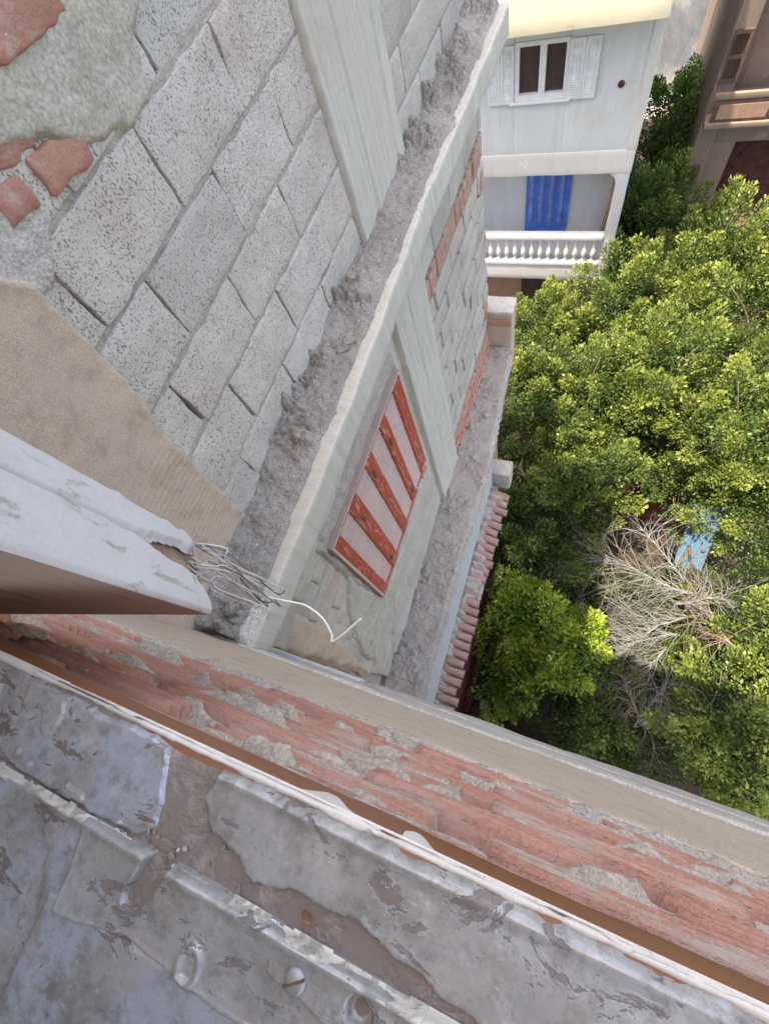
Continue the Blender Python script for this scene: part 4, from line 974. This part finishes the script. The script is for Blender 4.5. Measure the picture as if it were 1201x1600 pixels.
for i, (x, y, z, r) in enumerate([(-.2, 8.3, -11.6, 1.0), (3.4, 8.0, -11.6, 1.2), (2.6, 6.3, -11.2, .7), (-.4, 5.2, -11.8, .9), (.3, 2.9, -12.2, .9), (1.6, 1.3, -12.2, .9), (3.4, 1.6, -11.9, .9), (4.3, 4.0, -11.8, .9), (4.6, 1.2, -11.8, .9), (4.9, 7.6, -11.0, 1.2), (3.2, 3.2, -12.3, .8), (-1.0, 5.6, -10.9, .55), (-.9, 4.4, -11.2, .5)]):
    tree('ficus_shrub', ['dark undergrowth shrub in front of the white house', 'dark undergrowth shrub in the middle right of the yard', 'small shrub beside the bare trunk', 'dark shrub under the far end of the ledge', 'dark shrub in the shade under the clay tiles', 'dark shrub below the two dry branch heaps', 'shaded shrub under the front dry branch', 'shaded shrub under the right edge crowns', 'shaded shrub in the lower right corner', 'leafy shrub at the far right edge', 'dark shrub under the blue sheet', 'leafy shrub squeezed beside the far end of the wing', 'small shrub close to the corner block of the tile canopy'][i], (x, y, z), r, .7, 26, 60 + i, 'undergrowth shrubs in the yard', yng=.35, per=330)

# ================================================================== yard things
sh = thing('maroon_shed', 'dark maroon shed wall in the shade below the trees', 'shed', (2.0, 6.0, GROUND))
add('wall', rbox(1.1, 3.6, 5.9, 6.05, GROUND, -11.3, .01, .3, .01, 3, 1), M['maroon_wall'], sh, True)
add('wall', rbox(1.1, 1.22, 6.06, 7.4, GROUND, -11.32, .01, .3, .01, 3, 2), M['maroon_wall'], sh, True)
add('roof', rbox(1.0, 3.7, 5.8, 7.5, -11.29, -11.2, .01, .3, .01, 3, 3), M['dark_trim'], sh, True)
bs = thing('blue_sheet', 'tilted pale blue sheet metal panel with wooden battens among the trees', 'sheet metal', (3.1, 4.0, GROUND))
def slanted(x0, x1, s0, s1, h, nm, mat, par):
    V, F = box(x0, x1, s0, s1, 0, h); ca, sa = math.cos(.75), math.sin(.75)
    V = np.stack([V[:, 0], 3.0 + V[:, 1] * ca - V[:, 2] * sa, -12.0 + V[:, 1] * sa + V[:, 2] * ca], -1)
    return add(nm, (V, F), mat, par)
sp_ = slanted(2.85, 3.4, -.1, 2.8, .02, 'panel', M['blue_sheet'], bs)
for x in (2.98, 3.12): slanted(x, x + .012, .2, 2.1, .04, 'seam', M['blue_sheet'], bs)
V, F = tube([(2.78, 3.05 + .35 * .73, -11.6), (3.02, 3.0 + 1.9 * .73 - .05, -12.0 + 1.9 * .68 + .05)], .028, 6); add('batten', (V, F), M['strip_wood'], bs)
V, F = tube([(3.35, 3.0 + .9 * .73 - .05, -12.0 + .9 * .68 + .06), (3.0, 3.0 + 1.9 * .73 - .05, -12.0 + 1.9 * .68 + .06)], .028, 6); add('batten', (V, F), M['strip_wood'], bs)
add('leg', tube([(2.8, 3.2, GROUND), (2.8, 3.2, -11.7)], .04, 6), M['strip_wood'], bs); add('leg', tube([(3.3, 4.3, GROUND), (3.3, 4.3, -10.7)], .04, 6), M['strip_wood'], bs)

def dry_branch(label, p0, d0, L, n, seed, mat=M['dry'], droop=.9, spread=.62, r0=.018):
    rg = np.random.default_rng(seed); p0 = np.array(p0, float); d0 = np.array(d0, float); d0 /= np.linalg.norm(d0)
    t = thing('dry_branch', label, 'branch', tuple(p0), 'dry cut branches in the yard')
    main = []; p = p0.copy(); d = d0.copy()
    for k in range(10):
        main.append(p.copy()); d = d + rg.normal(0, .16, 3) * np.array([1, 1, .5]) + np.array([0, 0, -.02]); d /= np.linalg.norm(d); p = p + d * L / 10
    main = np.array(main); add('stem', tube(main, np.linspace(r0, r0 * .35, 10), 5), mat, t, True)
    tw = []; sweep = rg.normal(0, .10, 3) * np.array([1, 1, .4])
    for k in range(int(n * 1.35)):
        i = rg.integers(0, 9); q = main[i].copy(); e = d0 * 1.0 + rg.normal(0, spread, 3) * np.array([1, 1, .55]); e /= np.linalg.norm(e)
        l = L * rg.uniform(.3, .8); P = [q.copy()]
        cur = rg.normal(0, .13, 3) * np.array([1, 1, .6]) + sweep
        for j in range(6):
            e = e + cur + np.array([0, 0, -droop * .2]) + rg.normal(0, .07, 3) + .08 * d0; e /= np.linalg.norm(e); q = q + e * l / 6; P.append(q.copy())
        P = np.array(P); tw.append(tube(P, np.linspace(r0 * .42, r0 * .16, 7), 4, False))
        for m_ in range(3):
            j = rg.integers(2, 6); q2 = P[j].copy(); e2 = (P[j] - P[j - 1]) / np.linalg.norm(P[j] - P[j - 1]) + rg.normal(0, .42, 3); e2 /= np.linalg.norm(e2); Q = [q2.copy()]
            for _ in range(3): e2 = e2 + rg.normal(0, .12, 3); e2 /= np.linalg.norm(e2); q2 = q2 + e2 * l * .13; Q.append(q2.copy())
            tw.append(tube(np.array(Q), np.linspace(r0 * .22, r0 * .11, 4), 3, False))
    add('twigs', join(*tw), mat, t, True, kind='stuff')
    return t
dry_branch('arching grey dry branch at the top of the heap', (2.75, 3.2, -9.75), (-.95, .75, .25), 1.5, 34, 1)
dry_branch('long pale dry branch spreading left from the heap', (2.95, 3.0, -9.7), (-1.7, -.05, .1), 2.0, 50, 2)
dry_branch('dense grey dry branch in the middle of the heap', (2.85, 2.55, -9.75), (-1.6, -.1, .1), 1.8, 50, 3)
dry_branch('low pale dry branch at the front of the heap', (2.75, 2.2, -9.85), (-1.4, -.45, .08), 1.6, 44, 4)
dry_branch('short pale dry branch hanging towards the near wall', (2.6, 1.9, -9.85), (-.5, -.95, .05), 1.3, 34, 5)
dry_branch('reddish dry branch leaning over the blue sheet', (3.6, 2.2, -9.7), (-1.0, .45, .05), 1.4, 34, 6, M['dry_red'])
dry_branch('grey dry branch reaching right across the blue sheet', (2.6, 2.7, -9.65), (1.0, .35, .05), 1.3, 36, 7)
dry_branch('pale dry branch pointing right near the plaster wall', (2.2, .45, -9.5), (1.07, .75, .1), 1.5, 44, 8, r0=.019)
dry_branch('pale dry twig rising beside the near wall', (2.21, .35, -9.7), (.58, .9, .1), 1.0, 28, 9)
dry_branch('brownish dry twig beside the near wall', (2.29, .5, -9.7), (-.26, .64, .1), .8, 18, 10, M['dry_red'])
dry_branch('thin dry twig in the shade beside the tile canopy', (.36, 2.4, -10.4), (-.86, .42, .1), .9, 16, 12)
dry_branch('thin forked dry twig below the tile canopy', (.19, 2.58, -10.4), (.28, .65, .1), .7, 14, 13)
dry_branch('bare twisted branch between the dark crowns', (-.2, 4.6, -9.9), (-.9, .3, .4), .9, 8, 11, M['bark'], r0=.03)
